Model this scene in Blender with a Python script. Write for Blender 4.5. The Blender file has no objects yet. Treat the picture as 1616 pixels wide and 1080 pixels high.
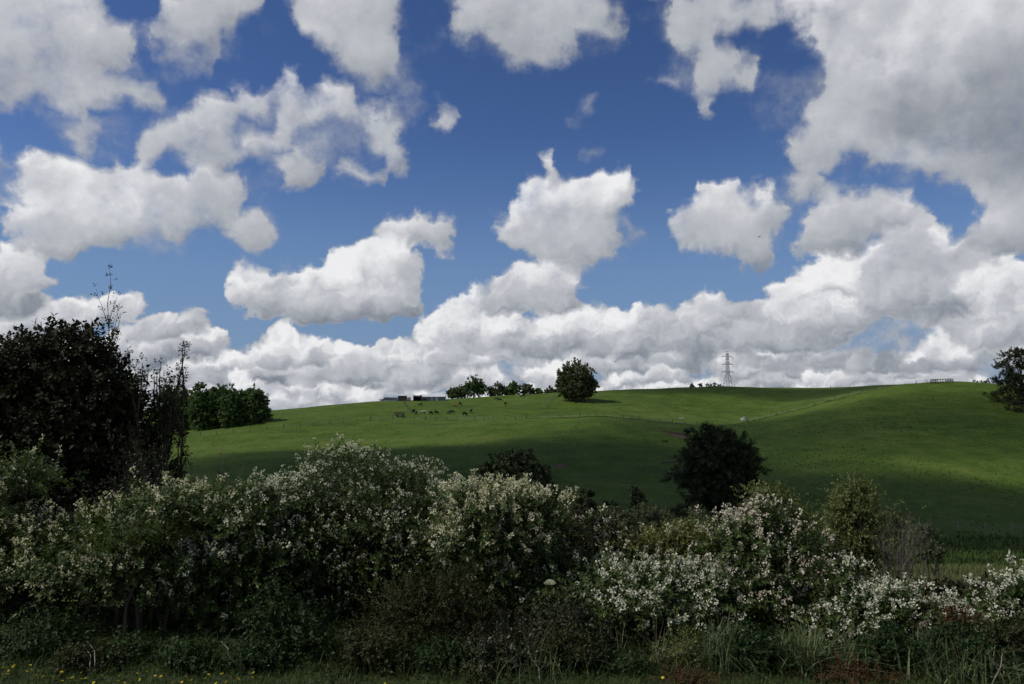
import bpy, bmesh, math, random
import numpy as np
from mathutils import Vector, Matrix, Euler

# ---------------------------------------------------------------- camera
FPX, CU, CV = 1268.0, 808.0, 540.0            # focal length and centre, in 1616 x 1080 units
PITCH = math.atan((645.0 - CV) / FPX)
CAMZ = 3.2
scene = bpy.context.scene
COL = scene.collection
cam_data = bpy.data.cameras.new('camera')
cam_data.sensor_width = 36.0
cam_data.lens = 36.0 * FPX / 1616.0
cam_data.clip_start = 0.1
cam_data.clip_end = 40000.0
cam = bpy.data.objects.new('camera', cam_data)
cam.location = (0, 0, CAMZ)
cam.rotation_euler = (math.radians(90) + PITCH, 0, 0)
COL.objects.link(cam)
scene.camera = cam

# ---------------------------------------------------------------- exposure and render settings
scene.render.engine = 'CYCLES'
scene.view_settings.view_transform = 'Standard'
scene.view_settings.look = 'None'
scene.view_settings.gamma = 1.0
scene.view_settings.exposure = 0.0
scene.cycles.max_bounces = 6
scene.cycles.diffuse_bounces = 3
scene.cycles.glossy_bounces = 2
scene.cycles.transmission_bounces = 3
scene.cycles.transparent_max_bounces = 8
scene.cycles.volume_bounces = 1
scene.cycles.use_denoising = True

# ---------------------------------------------------------------- sun
SUN_EL = math.radians(49.0)
SUN_AZ = math.radians(-103.0)                  # measured from the view direction (+Y) towards the right
SUN_DIR = Vector((math.sin(SUN_AZ) * math.cos(SUN_EL), math.cos(SUN_AZ) * math.cos(SUN_EL), math.sin(SUN_EL)))
sun_data = bpy.data.lights.new('sun', 'SUN')
sun_data.energy = 3.4
sun_data.angle = math.radians(0.53)
sun_data.color = (1.0, 0.955, 0.88)
sun = bpy.data.objects.new('sun', sun_data)
sun.rotation_euler = (-SUN_DIR).to_track_quat('-Z', 'Y').to_euler()
sun.location = SUN_DIR * 50
COL.objects.link(sun)

# ---------------------------------------------------------------- world: clear sky plus cumulus by direction
class NB:
    """small helper to write node trees as expressions"""
    def __init__(self, tree):
        self.t = tree
    def n(self, kind, **props):
        nd = self.t.nodes.new(kind)
        for k, v in props.items():
            setattr(nd, k, v)
        return nd
    def put(self, sock, v):
        if isinstance(v, bpy.types.NodeSocket):
            self.t.links.new(v, sock)
        elif v is not None:
            sock.default_value = v
    def m(self, op, a, b=None, c=None, clamp=False):
        nd = self.n('ShaderNodeMath', operation=op, use_clamp=clamp)
        for i, v in enumerate((a, b, c)):
            self.put(nd.inputs[i], v)
        return nd.outputs[0]
    def v(self, op, a, b=None, c=None):
        nd = self.n('ShaderNodeVectorMath', operation=op)
        for i, x in enumerate((a, b, c)):
            if x is not None:
                if op == 'SCALE' and i == 1:
                    self.put(nd.inputs['Scale'], x)
                else:
                    self.put(nd.inputs[i], x)
        return nd.outputs['Value'] if op in ('DOT_PRODUCT', 'LENGTH', 'DISTANCE') else nd.outputs[0]
    def comb(self, x, y, z):
        nd = self.n('ShaderNodeCombineXYZ')
        for i, v in enumerate((x, y, z)):
            self.put(nd.inputs[i], v)
        return nd.outputs[0]
    def noise(self, vec, scale, detail=4.0, rough=0.5, lac=2.0, dist=0.0, out='Fac', dims='3D'):
        nd = self.n('ShaderNodeTexNoise', noise_dimensions=dims)
        self.put(nd.inputs['Vector'], vec)
        for k, v in (('Scale', scale), ('Detail', detail), ('Roughness', rough), ('Lacunarity', lac), ('Distortion', dist)):
            self.put(nd.inputs[k], v)
        return nd.outputs[out]
    def ss(self, x, lo, hi, a=0.0, b=1.0):
        nd = self.n('ShaderNodeMapRange', interpolation_type='SMOOTHSTEP')
        for i, v in enumerate((x, lo, hi, a, b)):
            self.put(nd.inputs[i], v)
        return nd.outputs[0]
    def lin(self, x, lo, hi, a=0.0, b=1.0):
        nd = self.n('ShaderNodeMapRange')
        for i, v in enumerate((x, lo, hi, a, b)):
            self.put(nd.inputs[i], v)
        return nd.outputs[0]
    def mix(self, f, a, b):
        nd = self.n('ShaderNodeMix', data_type='RGBA')
        self.put(nd.inputs[0], f)
        self.put(nd.inputs[6], a if isinstance(a, bpy.types.NodeSocket) else (*a, 1.0))
        self.put(nd.inputs[7], b if isinstance(b, bpy.types.NodeSocket) else (*b, 1.0))
        return nd.outputs[2]
    def ramp(self, f, stops):
        nd = self.n('ShaderNodeValToRGB')
        e = nd.color_ramp.elements
        while len(e) < len(stops):
            e.new(0.5)
        for i, (p, c) in enumerate(stops):
            e[i].position = p
            e[i].color = (*c, 1.0)
        self.put(nd.inputs[0], f)
        return nd.outputs[0]

def pix_dir(u, v):
    """unit direction(s) of a picture position"""
    a, b = (u - CU) / FPX, (CV - v) / FPX
    x = a
    y = math.cos(PITCH) - b * math.sin(PITCH)
    z = math.sin(PITCH) + b * math.cos(PITCH)
    n = np.sqrt(x * x + y * y + z * z)
    return x / n, y / n, z / n

# --- where the clouds stand: coverage C and sunlit share S on a coarse azimuth/elevation grid
NU, ROWS = 256, 54
SMAX = math.pi / 4
T0, T1 = 0.05, 0.56
def row_of(t):
    return np.log(1 + t / T0) / math.log(1 + T1 / T0) * (ROWS - 1)
row_t = T0 * (np.exp(np.arange(ROWS) / (ROWS - 1) * math.log(1 + T1 / T0)) - 1)

def paint_clouds():
    SUB = 3                                               # paint finer, then reduce
    ss = np.linspace(-SMAX, SMAX, NU * SUB)
    rr = np.linspace(0, ROWS - 1, (ROWS - 1) * SUB + 1)
    tt = T0 * (np.exp(rr / (ROWS - 1) * math.log(1 + T1 / T0)) - 1)
    S, T = np.meshgrid(ss, tt)
    x, y, z = np.sin(S) * np.cos(T), np.cos(S) * np.cos(T), np.sin(T)
    cp, sp = math.cos(PITCH), math.sin(PITCH)
    dep = np.maximum(y * cp + z * sp, 0.05)
    U = CU + FPX * x / dep
    V = CV - FPX * (z * cp - y * sp) / dep
    C = np.zeros_like(U)
    L = np.full_like(U, 0.5)
    rng = np.random.default_rng(11)
    sx, sy, sz = -0.50, -0.72, 0.48                       # direction to the sun in the picture plane (v is down)
    def window(pts, m):
        us = [p[0] + q * p[2] * m for p in pts for q in (-1, 1)]
        vs = [p[1] + q * p[3] * m for p in pts for q in (-1, 1)]
        cs = [pix_dir(np.float64(u), np.float64(v)) for u in (min(us), max(us)) for v in (min(vs), max(vs))]
        az = [math.atan2(c[0], max(c[1], 0.01)) for c in cs]
        el = [max(math.asin(c[2]), 0.0) for c in cs]
        j0, j1 = np.searchsorted(ss, [min(az), max(az)])
        i0, i1 = np.searchsorted(tt, [min(el) * 0.93 - 0.004, max(el) * 1.06 + 0.004])
        return slice(max(i0 - 1, 0), i1 + 1), slice(max(j0 - 1, 0), j1 + 1)
    def cloud(puffs, soft=0.3, bright=0.0, contrast=1.0, base=None, opac=1.0, knobs=0.5, rim=0.0):
        """union of puffs; every puff is lit as a ball, the base of the whole cloud is flatter and greyer"""
        pts = list(puffs)
        for (cx, cy, rx, ry) in list(puffs):              # smaller knobs on the puffs' rims
            for k in range(int(7 * knobs)):
                a = rng.uniform(-2.9, 0.25)
                f = rng.uniform(0.62, 0.95)
                q = rng.uniform(0.22, 0.42)
                pts.append((cx + rx * f * math.cos(a), cy + ry * f * math.sin(a), rx * q, ry * q * 1.05))
        vmin = min(p[1] - p[3] for p in pts); vmax = base if base else max(p[1] + p[3] for p in pts)
        W = window(pts, 1.7)
        u_, v_ = U[W], V[W]
        if u_.size == 0:
            return
        c = np.zeros_like(u_); tot = np.zeros_like(u_); num = np.zeros_like(u_)
        for (cx, cy, rx, ry) in pts:
            dx, dy = (u_ - cx) / rx, (v_ - cy) / ry
            d2 = dx * dx + dy * dy
            k = np.clip((1.0 - d2) / soft + 0.5, 0, 1) if soft < 0.9 else np.exp(-d2 * 1.1) * 1.15
            np.maximum(c, k, out=c)
            h = np.sqrt(np.clip(1.25 - d2, 0, None))
            l = (dx * sx + dy * sy + h * sz) / np.sqrt(d2 + h * h + 1e-6)
            w = np.exp(-2.2 * d2) * (1 + 0.15 * (30.0 / max(rx, 8)))
            tot += w; num += w * l
        l = num / np.maximum(tot, 1e-9)
        body = np.clip((v_ - vmin) / max(vmax - vmin, 1), 0, 1)
        val = 0.57 + bright + contrast * (0.34 * l - 0.42 * (body - 0.45)) + rim * np.clip(0.55 - body, 0, 1) * np.clip(l, 0, 1) * 1.6
        if base:
            c = c * np.clip((base - v_) / 14.0 + 0.5, 0, 1)
        c = np.clip(c * opac, 0, 1)
        a = np.clip(c * 1.6 - 0.3, 0, 1)
        L[W] = L[W] * (1 - a) + val * a
        C[W] = np.maximum(C[W], c)
    # ---- the bank over the horizon, far rows first
    topx = [-700, -300, 0, 60, 100, 200, 300, 340, 380, 430, 480, 540, 580, 640, 680, 720, 800, 900, 950, 1000, 1050, 1110, 1160, 1200, 1250, 1290, 1340, 1370, 1420, 1460, 1500, 1560, 1616, 1900, 2400]
    topv = [470, 450, 505, 525, 518, 505, 518, 515, 530, 520, 520, 550, 560, 540, 495, 478, 480, 486, 496, 488, 472, 456, 482, 478, 452, 430, 424, 410, 392, 362, 385, 410, 390, 370, 400]
    top = lambda u: np.interp(u, topx, topv) - np.interp(u, [0, 300, 420, 1150, 1300], [6, 14, 30, 30, 8])
    # thin veil of far cloud down to the horizon
    veil = np.clip((V - top(U) - 10) / 50, 0, 1) * np.where(U < 650, 0.58, 0.50)
    C = np.maximum(C, veil); L[:] = 0.55
    for v0, r0, step, br, co in ((634, 9, 17, 0.02, 0.6), (618, 15, 30, 0.08, 0.9), (596, 20, 44, 0.04, 1.0), (566, 27, 60, 0.05, 1.05), (530, 33, 76, 0.02, 1.1), (490, 38, 88, 0.03, 1.1), (446, 42, 96, 0.02, 1.05), (400, 46, 110, 0.0, 1.0)):
        u = -700 + rng.uniform(0, step)
        while u < 2400:
            du = step * rng.uniform(0.55, 1.5)
            cv = v0 + rng.normal(0, r0 * 0.4)
            if cv - r0 > top(u) - 2 and rng.random() < (0.9 if u < 660 else 0.8):
                w = rng.uniform(0.7, 1.7)
                n = int(3 + w * 2)
                pf = []
                for k in range(n):
                    a = (k + 0.5) / n * 2 - 1
                    pf.append((u + a * r0 * w + rng.normal(0, r0 * 0.15), cv + abs(a) * r0 * 0.4 + rng.normal(0, r0 * 0.22), r0 * rng.uniform(0.45, 0.9), r0 * rng.uniform(0.45, 0.9)))
                cloud(pf, soft=rng.uniform(0.2, 0.5), bright=br + 0.07 + rng.normal(0, 0.09), contrast=co * rng.uniform(0.85, 1.45), opac=rng.uniform(0.72, 1.0), knobs=0.8, rim=rng.uniform(0, 0.5))
            u += du
    # ---- named clouds, lower (nearer the horizon) first
    cloud([(718, 548, 40, 20), (745, 552, 20, 12)], soft=0.68, bright=-0.30, contrast=0.25, opac=0.9)          # slate grey scrap
    cloud([(1300, 572, 150, 14), (1420, 578, 120, 12)], soft=0.80, bright=-0.22, contrast=0.3, opac=0.75)
    cloud([(560, 580, 60, 28), (620, 566, 56, 34), (520, 588, 60, 22), (660, 590, 60, 26)], soft=0.4, bright=0.05, rim=0.4)
    cloud([(960, 530, 60, 34), (900, 516, 60, 30), (850, 540, 70, 26), (1000, 545, 60, 24), (780, 530, 50, 30)], soft=0.4, bright=0.03, contrast=1.0, rim=0.4)
    cloud([(450, 540, 34, 26), (480, 560, 40, 22), (420, 560, 36, 22)], soft=0.30, bright=0.20, base=592, rim=0.6)
    cloud([(690, 520, 30, 34), (730, 520, 34, 30), (700, 560, 50, 24)], soft=0.34, bright=0.12, base=600)
    cloud([(1080, 530, 60, 34), (1040, 510, 40, 30), (1120, 500, 50, 34), (1010, 540, 40, 22)], soft=0.41, bright=-0.02, contrast=0.8, base=585)
    cloud([(1250, 520, 90, 40), (1200, 500, 40, 28), (1310, 500, 50, 44), (1170, 540, 50, 24)], soft=0.41, bright=-0.02, contrast=0.9, base=556)
    cloud([(1290, 440, 44, 30), (1340, 430, 50, 34), (1250, 465, 44, 30), (1390, 420, 50, 40), (1310, 490, 100, 34)], soft=0.26, bright=0.20, base=545, rim=0.7, contrast=1.3)
    cloud([(1430, 370, 44, 46), (1470, 408, 46, 44), (1405, 425, 50, 36), (1450, 470, 110, 40), (1540, 440, 70, 50)], soft=0.38, bright=-0.03, contrast=0.85, base=505)
    cloud([(1500, 395, 28, 20), (1480, 385, 18, 14)], soft=0.41, bright=0.14)
    cloud([(1590, 460, 60, 50), (1560, 520, 70, 34), (1640, 500, 60, 44)], soft=0.41, bright=0.05, base=560)
    cloud([(140, 490, 62, 28), (195, 480, 34, 17), (80, 505, 55, 24), (30, 515, 50, 22), (250, 520, 60, 22), (305, 512, 32, 13)], soft=0.47, bright=0.05, base=545)
    cloud([(318, 494, 34, 9)], soft=1.0, bright=-0.05, opac=0.7)
    cloud([(18, 430, 46, 42), (45, 450, 34, 26), (-20, 450, 60, 50), (10, 480, 62, 24)], soft=0.41, bright=-0.02, contrast=1.1, base=500)
    cloud([(830, 452, 58, 36), (872, 455, 44, 38), (796, 468, 40, 28), (850, 484, 62, 18)], soft=0.41, bright=0.04, base=503)
    cloud([(640, 376, 42, 26), (692, 378, 36, 24), (606, 392, 30, 18)], soft=0.61, bright=0.0, contrast=0.8)
    cloud([(392, 448, 36, 24), (410, 468, 46, 30), (470, 458, 56, 38), (548, 432, 46, 44), (595, 420, 44, 34), (622, 440, 46, 44), (520, 482, 130, 28), (600, 478, 66, 28)], soft=0.35, bright=0.06, contrast=1.35, base=516)
    cloud([(850, 312, 50, 34), (905, 322, 66, 44), (966, 312, 46, 40), (850, 352, 62, 38), (900, 390, 62, 30), (935, 362, 58, 30)], soft=0.43, bright=0.05, contrast=1.25, base=424)
    cloud([(857, 250, 17, 16), (868, 272, 15, 14)], soft=0.68, bright=0.02)
    cloud([(1140, 308, 40, 30), (1108, 348, 44, 36), (1170, 350, 58, 36), (1212, 328, 34, 26), (1186, 396, 32, 32), (1150, 378, 40, 24)], soft=0.54, bright=0.02, contrast=1.0)
    cloud([(1318, 336, 42, 32), (1375, 334, 52, 34), (1330, 368, 50, 26), (1298, 382, 34, 18), (1408, 326, 24, 22)], soft=0.57, bright=-0.03, contrast=0.7)
    cloud([(1572, 290, 56, 52), (1605, 345, 66, 64), (1556, 360, 44, 38), (1660, 300, 60, 70)], soft=0.47, bright=0.0, contrast=0.8)
    cloud([(110, 285, 72, 48), (62, 262, 26, 32), (60, 342, 60, 46), (165, 305, 78, 58), (250, 322, 76, 44), (330, 318, 58, 40), (394, 366, 38, 32), (90, 385, 62, 24), (170, 355, 70, 30), (280, 350, 50, 24)], soft=0.46, bright=0.05, contrast=0.95)
    cloud([(-10, 270, 32, 46)], soft=0.68)
    # ring-shaped ragged cloud over a thin veil
    cloud([(350, 215, 140, 62), (520, 225, 130, 70)], soft=1.0, bright=0.0, contrast=0.2, opac=0.56, knobs=0)
    cloud([(330, 190, 50, 44), (395, 160, 56, 26), (464, 148, 32, 40), (520, 180, 46, 28), (590, 200, 42, 30), (612, 240, 28, 36), (565, 280, 42, 18), (470, 276, 38, 26), (430, 232, 50, 18), (290, 222, 50, 34), (238, 246, 28, 28), (360, 236, 50, 18), (470, 214, 34, 12), (330, 262, 44, 16)], soft=0.85, bright=0.03, contrast=0.7, opac=0.92, knobs=0.3)
    cloud([(693, 193, 20, 16), (706, 203, 12, 9)], soft=0.70, bright=0.02, knobs=0)
    for wx, wy, wr, wh in ((680, 150, 18, 18), (776, 318, 13, 9), (930, 160, 26, 20), (905, 185, 22, 16), (940, 232, 26, 18), (1060, 130, 40, 26), (1245, 150, 14, 9), (1190, 165, 24, 8), (1008, 360, 14, 16), (935, 445, 12, 7), (1195, 255, 16, 8)):
        cloud([(wx, wy, wr, wh)], soft=1.0, bright=-0.05, contrast=0.3, opac=0.62, knobs=0)
    # torn veils trailing from the upper clouds
    for wx, wy, wr, wh in ((200, 130, 70, 50), (120, 195, 90, 34), (300, 80, 80, 50), (600, 110, 66, 60), (640, 150, 30, 60), (850, 60, 160, 66), (1110, 110, 80, 90), (1070, 60, 70, 70), (1300, 150, 70, 140), (1270, 290, 50, 60), (1400, 260, 130, 50), (1560, 270, 90, 60), (690, 180, 30, 40), (360, 300, 70, 40), (240, 370, 110, 40), (400, 360, 60, 44), (900, 400, 90, 44), (1180, 360, 90, 70), (1310, 360, 80, 50)):
        cloud([(wx, wy, wr, wh)], soft=1.0, bright=-0.04, contrast=0.2, opac=0.44, knobs=0)
    # upper clouds, seen from below: broad, soft and paler grey
    cloud([(60, 55, 125, 90), (-20, 95, 120, 90), (150, 72, 72, 62), (85, 146, 72, 34), (200, 152, 54, 16), (-10, 0, 150, 60)], soft=0.73, bright=0.04, contrast=0.63, knobs=0.8)
    cloud([(140, 205, 42, 14)], soft=0.89, bright=0.0, contrast=0.3, opac=0.9)
    cloud([(318, 8, 74, 50), (288, 64, 42, 34), (370, 8, 34, 32), (316, 90, 22, 14)], soft=0.89, bright=0.0, contrast=0.60)
    cloud([(552, 18, 84, 56), (588, 72, 56, 46), (608, 108, 26, 28), (545, -40, 110, 44)], soft=0.88, bright=0.02, contrast=0.60)
    cloud([(850, 20, 125, 62), (765, 28, 48, 44), (930, 35, 54, 40), (850, 72, 62, 24), (850, -40, 160, 50)], soft=0.81, bright=0.03, contrast=0.68)
    cloud([(1090, 40, 44, 60), (1160, 14, 90, 34), (1122, 105, 34, 56), (1168, 116, 32, 20), (1130, 178, 18, 20)], soft=0.89, bright=-0.03, contrast=0.3, knobs=0.3)
    cloud([(1440, 60, 160, 110), (1560, 50, 120, 120), (1350, 50, 82, 62), (1345, 168, 70, 74), (1450, 185, 110, 76), (1580, 180, 90, 110), (1296, 236, 40, 44), (1280, 292, 24, 24), (1400, 235, 60, 34), (1500, 245, 60, 30), (1480, -40, 300, 90), (1750, 80, 150, 160)], soft=0.70, bright=0.07, contrast=0.75, knobs=0.7)
    cloud([(1490, 175, 140, 50), (1600, 140, 100, 80), (1600, 215, 80, 50)], soft=1.0, bright=-0.26, contrast=0.2, opac=0.95, knobs=0)
    # beyond the frame the same kind of sky goes on
    for k in range(16):
        u = rng.uniform(1720, 2500) if k % 2 else rng.uniform(-900, -110)
        v = rng.uniform(-80, 420)
        r = 40 + (420 - v) * 0.14
        cloud([(u + rng.normal(0, r), v + rng.normal(0, r * 0.3), r * rng.uniform(0.6, 1.2), r * rng.uniform(0.4, 0.8)) for q in range(5)], soft=0.4, contrast=0.6)
    C = C.clip(0, 1); L = L.clip(0.02, 1)
    return C[::SUB, SUB // 2::SUB], L[::SUB, SUB // 2::SUB]

COVER, SHADE = paint_clouds()

def build_world():
    w = bpy.data.worlds.new('World')
    scene.world = w
    w.use_nodes = True
    nt = w.node_tree
    nt.nodes.clear()
    N = NB(nt)
    out = N.n('ShaderNodeOutputWorld')
    bg = N.n('ShaderNodeBackground')
    bg.inputs['Strength'].default_value = 0.1
    nt.links.new(bg.outputs[0], out.inputs[0])
    sky = N.n('ShaderNodeTexSky', sky_type='NISHITA')
    sky.sun_disc = False
    sky.sun_elevation = SUN_EL
    sky.sun_rotation = SUN_AZ
    sky.altitude = 50
    sky.air_density = 1.0
    sky.dust_density = 0.4
    sky.ozone_density = 2.0
    geo = N.n('ShaderNodeTexCoord')
    d = geo.outputs['Generated']
    sep = N.n('ShaderNodeSeparateXYZ'); nt.links.new(d, sep.inputs[0])
    az = N.m('ARCTAN2', sep.outputs[0], sep.outputs[1])
    el = N.m('MAXIMUM', N.m('ARCSINE', sep.outputs[2]), 0.0)
    # far clouds are small, near ones large: noise frequency falls with elevation
    lowf = N.ss(el, 0.06, 0.22, 1.0, 0.0)
    wA = N.noise(d, 16.0, 4.0, 0.52, out='Color')
    wB = N.noise(d, 44.0, 4.0, 0.55, out='Color')
    wvec = N.v('ADD', N.v('SCALE', N.v('SUBTRACT', wA, (0.5, 0.5, 0.5)), N.lin(lowf, 0, 1, 0.085, 0.024)),
               N.v('SCALE', N.v('SUBTRACT', wB, (0.5, 0.5, 0.5)), N.lin(lowf, 0, 1, 0.03, 0.034)))
    ws = N.n('ShaderNodeSeparateXYZ'); nt.links.new(wvec, ws.inputs[0])
    az2 = N.m('ADD', az, ws.outputs[0])
    el2 = N.m('MAXIMUM', N.m('ADD', el, N.m('MULTIPLY', ws.outputs[1], 0.8)), 0.0)
    # azimuth runs to and fro over the painted quarter, so the sky closes all round
    x01 = N.m('DIVIDE', N.m('PINGPONG', N.m('ADD', az2, SMAX), 2 * SMAX), 2 * SMAX)
    r = N.m('MULTIPLY', N.m('LOGARITHM', N.m('ADD', N.m('DIVIDE', el2, T0), 1.0), math.e), (ROWS - 1) / math.log(1 + T1 / T0))
    r = N.m('MINIMUM', r, ROWS - 1.0)
    rvec = N.comb(r, r, r)
    xcol = N.comb(x01, x01, x01)
    def lookup(grid):
        acc = None
        step = 3
        pos = (np.arange(NU) + 0.5) / NU
        for k in range(0, ROWS, 3):
            cn = N.n('ShaderNodeRGBCurve')
            mp = cn.mapping
            mp.use_clip = False
            for ch in range(3):
                cu = mp.curves[ch]
                ys = grid[k + ch]
                px = np.linspace(0, 1, 129)
                py = np.interp(px, pos, ys)
                keep = [0] + [i for i in range(1, 128) if abs(py[i] - 0.5 * (py[i - 1] + py[i + 1])) > 0.004 or i % 8 == 0] + [128]
                cu.points[0].location = (0, float(py[0]))
                cu.points[-1].location = (1, float(py[-1]))
                for i in keep[1:-1]:
                    cu.points.new(float(px[i]), float(py[i]))
            mp.update()
            nt.links.new(xcol, cn.inputs['Color'])
            hat = N.v('MAXIMUM', N.v('SUBTRACT', (1.0, 1.0, 1.0), N.v('ABSOLUTE', N.v('SUBTRACT', rvec, (k, k + 1.0, k + 2.0)))), (0, 0, 0))
            s = N.v('DOT_PRODUCT', hat, cn.outputs[0])
            acc = s if acc is None else N.m('ADD', acc, s)
        return acc
    cov = lookup(COVER)
    shd = lookup(SHADE)
    # overhead, out of the painted range: broken cloud from noise alone
    over = N.ss(el, 0.46, 0.56)
    cov = N.m('ADD', N.m('MULTIPLY', cov, N.m('SUBTRACT', 1.0, over)), N.m('MULTIPLY', over, 0.42))
    # billow detail: eddies for the ragged edge, rounded cells for the cauliflower relief
    f1 = N.noise(d, 12.0, 8.0, 0.64)
    f2 = N.noise(d, 40.0, 5.0, 0.58)
    det = N.m('ADD', N.m('MULTIPLY', f1, N.lin(lowf, 0, 1, 0.72, 0.2)), N.m('MULTIPLY', f2, N.lin(lowf, 0, 1, 0.28, 0.8)))
    det = N.m('SUBTRACT', det, 0.5)
    dens = N.m('ADD', N.m('MULTIPLY', cov, N.lin(lowf, 0, 1, 1.06, 1.0)), N.m('MULTIPLY', det, N.lin(lowf, 0, 1, 1.75, 0.95)))
    alpha = N.ss(dens, N.lin(lowf, 0, 1, 0.20, 0.30), N.lin(lowf, 0, 1, 1.12, 0.70))
    def cells(du, dv):
        vo = N.n('ShaderNodeTexVoronoi', voronoi_dimensions='2D', feature='F1')
        p = N.v('ADD', N.comb(az2, el2, 0.0), N.v('SCALE', wvec, 0.5))
        N.put(vo.inputs['Vector'], N.v('ADD', p, (du, dv, 0.0)))
        N.put(vo.inputs['Scale'], 26.0)
        N.put(vo.inputs['Detail'], 2.0)
        N.put(vo.inputs['Roughness'], 0.5)
        return vo.outputs['Distance']
    bil = N.m('SUBTRACT', cells(-0.0042, 0.0058), cells(0.0, 0.0))
    g1 = N.noise(N.v('ADD', d, (-0.016, 0.0, 0.021)), 11.0, 4.0, 0.52)
    f1s = N.noise(d, 11.0, 4.0, 0.52)
    rel = N.m('ADD', N.m('MULTIPLY', N.m('SUBTRACT', f1s, g1), 0.62), N.m('MULTIPLY', bil, N.lin(lowf, 0, 1, 0.05, 0.30)))
    rel = N.m('ADD', rel, N.m('MULTIPLY', N.m('SUBTRACT', f2, 0.5), 0.13))
    lit = N.m('ADD', N.m('ADD', shd, rel), N.m('MULTIPLY', N.m('SUBTRACT', 1.0, alpha), -0.12), clamp=True)
    col = N.ramp(lit, [(0.0, (1.5, 1.72, 2.15)), (0.3, (2.7, 2.95, 3.4)), (0.5, (3.95, 4.15, 4.55)), (0.72, (5.35, 5.5, 5.85)), (1.0, (8.6, 8.6, 8.7))])
    blue = N.v('MULTIPLY', N.v('POWER', N.v('SCALE', sky.outputs[0], 0.1), (1.38, 1.38, 1.38)), (7.9, 8.5, 10.4))
    # milky air low down
    blue = N.mix(N.ss(el, 0.02, 0.34, 0.85, 0.0), blue, (1.7, 2.7, 4.5))
    res = N.mix(N.m('MULTIPLY', alpha, 0.985), blue, col)
    nt.links.new(res, bg.inputs['Color'])
    w.cycles.sampling_method = 'MANUAL'
    w.cycles.sample_map_resolution = 512
build_world()

# ================================================================= helpers
RNG = np.random.default_rng(7)
random.seed(5)

def mesh_np(name, verts, faces, mats=None, tint=None, smooth=False, mat_idx=None):
    """mesh from numpy arrays; faces is an (M,k) array"""
    me = bpy.data.meshes.new(name)
    verts = np.asarray(verts, dtype=np.float32); faces = np.asarray(faces, dtype=np.int32)
    k = faces.shape[1]
    me.vertices.add(len(verts)); me.vertices.foreach_set('co', verts.ravel())
    me.loops.add(faces.size); me.loops.foreach_set('vertex_index', faces.ravel())
    me.polygons.add(len(faces)); me.polygons.foreach_set('loop_start', np.arange(0, faces.size, k, dtype=np.int32))
    if smooth:
        me.polygons.foreach_set('use_smooth', np.ones(len(faces), dtype=bool))
    for m in (mats or []):
        me.materials.append(m)
    if mat_idx is not None:
        me.polygons.foreach_set('material_index', np.asarray(mat_idx, dtype=np.int32))
    if tint is not None:
        at = me.attributes.new('tint', 'FLOAT', 'FACE')
        at.data.foreach_set('value', np.asarray(tint, dtype=np.float32))
    me.update(calc_edges=True)
    return me

def link(name, data, parent=None, loc=None, kind=None, label=None, cat=None, group=None):
    o = bpy.data.objects.new(name, data)
    COL.objects.link(o)
    if parent is not None: o.parent = parent
    if loc is not None: o.location = loc
    if kind: o['kind'] = kind
    if label: o['label'] = label
    if cat: o['category'] = cat
    if group: o['group'] = group
    return o

def thing(name, label, cat, loc, group=None, rz=0.0):
    o = link(name, None, None, loc, None, label, cat, group)
    o.empty_display_size = 0.3
    o.rotation_euler = (0, 0, rz)
    return o

class MB:
    """collects boxes, bars, tubes of mixed faces into one mesh"""
    def __init__(self): self.v = []; self.f = []
    def add(self, vs, fs):
        b = len(self.v); self.v += [tuple(p) for p in vs]; self.f += [tuple(b + i for i in f) for f in fs]
    def box(self, c, s, rz=0.0, taper=1.0):
        cx, cy, cz = c; a, b, h = s[0] / 2, s[1] / 2, s[2] / 2
        co, si = math.cos(rz), math.sin(rz); vs = []
        for z, t in ((-h, 1.0), (h, taper)):
            for x, y in ((-a, -b), (a, -b), (a, b), (-a, b)):
                x *= t; y *= t
                vs.append((cx + x * co - y * si, cy + x * si + y * co, cz + z))
        self.add(vs, [(3, 2, 1, 0), (4, 5, 6, 7), (0, 1, 5, 4), (1, 2, 6, 5), (2, 3, 7, 6), (3, 0, 4, 7)])
    def tube(self, pts, rad, k=5, cap=True):
        pts = [Vector(p) for p in pts]
        rad = rad if hasattr(rad, '__len__') else [rad] * len(pts)
        vs = []; fs = []
        for i, p in enumerate(pts):
            d = (pts[min(i + 1, len(pts) - 1)] - pts[max(i - 1, 0)])
            d = d.normalized() if d.length > 1e-6 else Vector((0, 0, 1))
            a = d.cross(Vector((0.31, 0.87, 0.11))).normalized(); b = d.cross(a)
            for j in range(k):
                t = 2 * math.pi * j / k
                vs.append(p + (a * math.cos(t) + b * math.sin(t)) * rad[i])
        for i in range(len(pts) - 1):
            for j in range(k):
                j2 = (j + 1) % k
                fs.append((i * k + j, i * k + j2, (i + 1) * k + j2, (i + 1) * k + j))
        if cap:
            fs.append(tuple(reversed(range(k)))); fs.append(tuple(range((len(pts) - 1) * k, len(pts) * k)))
        self.add(vs, fs)
    def mesh(self, name, mat, smooth=False):
        me = bpy.data.meshes.new(name); me.from_pydata(self.v, [], self.f); me.materials.append(mat)
        if smooth:
            for p in me.polygons: p.use_smooth = True
        me.update()
        return me
    def build(self, name, mat, parent=None, smooth=False, **kw):
        return link(name, self.mesh(name, mat, smooth), parent, **kw)

def material(name, fn, **pr):
    m = bpy.data.materials.new(name); m.use_nodes = True
    nt = m.node_tree; N = NB(nt)
    b = nt.nodes['Principled BSDF']
    for k, v in pr.items():
        b.inputs[k.replace('_', ' ')].default_value = v
    if fn:
        fn(N, b, nt)
    return m

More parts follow.
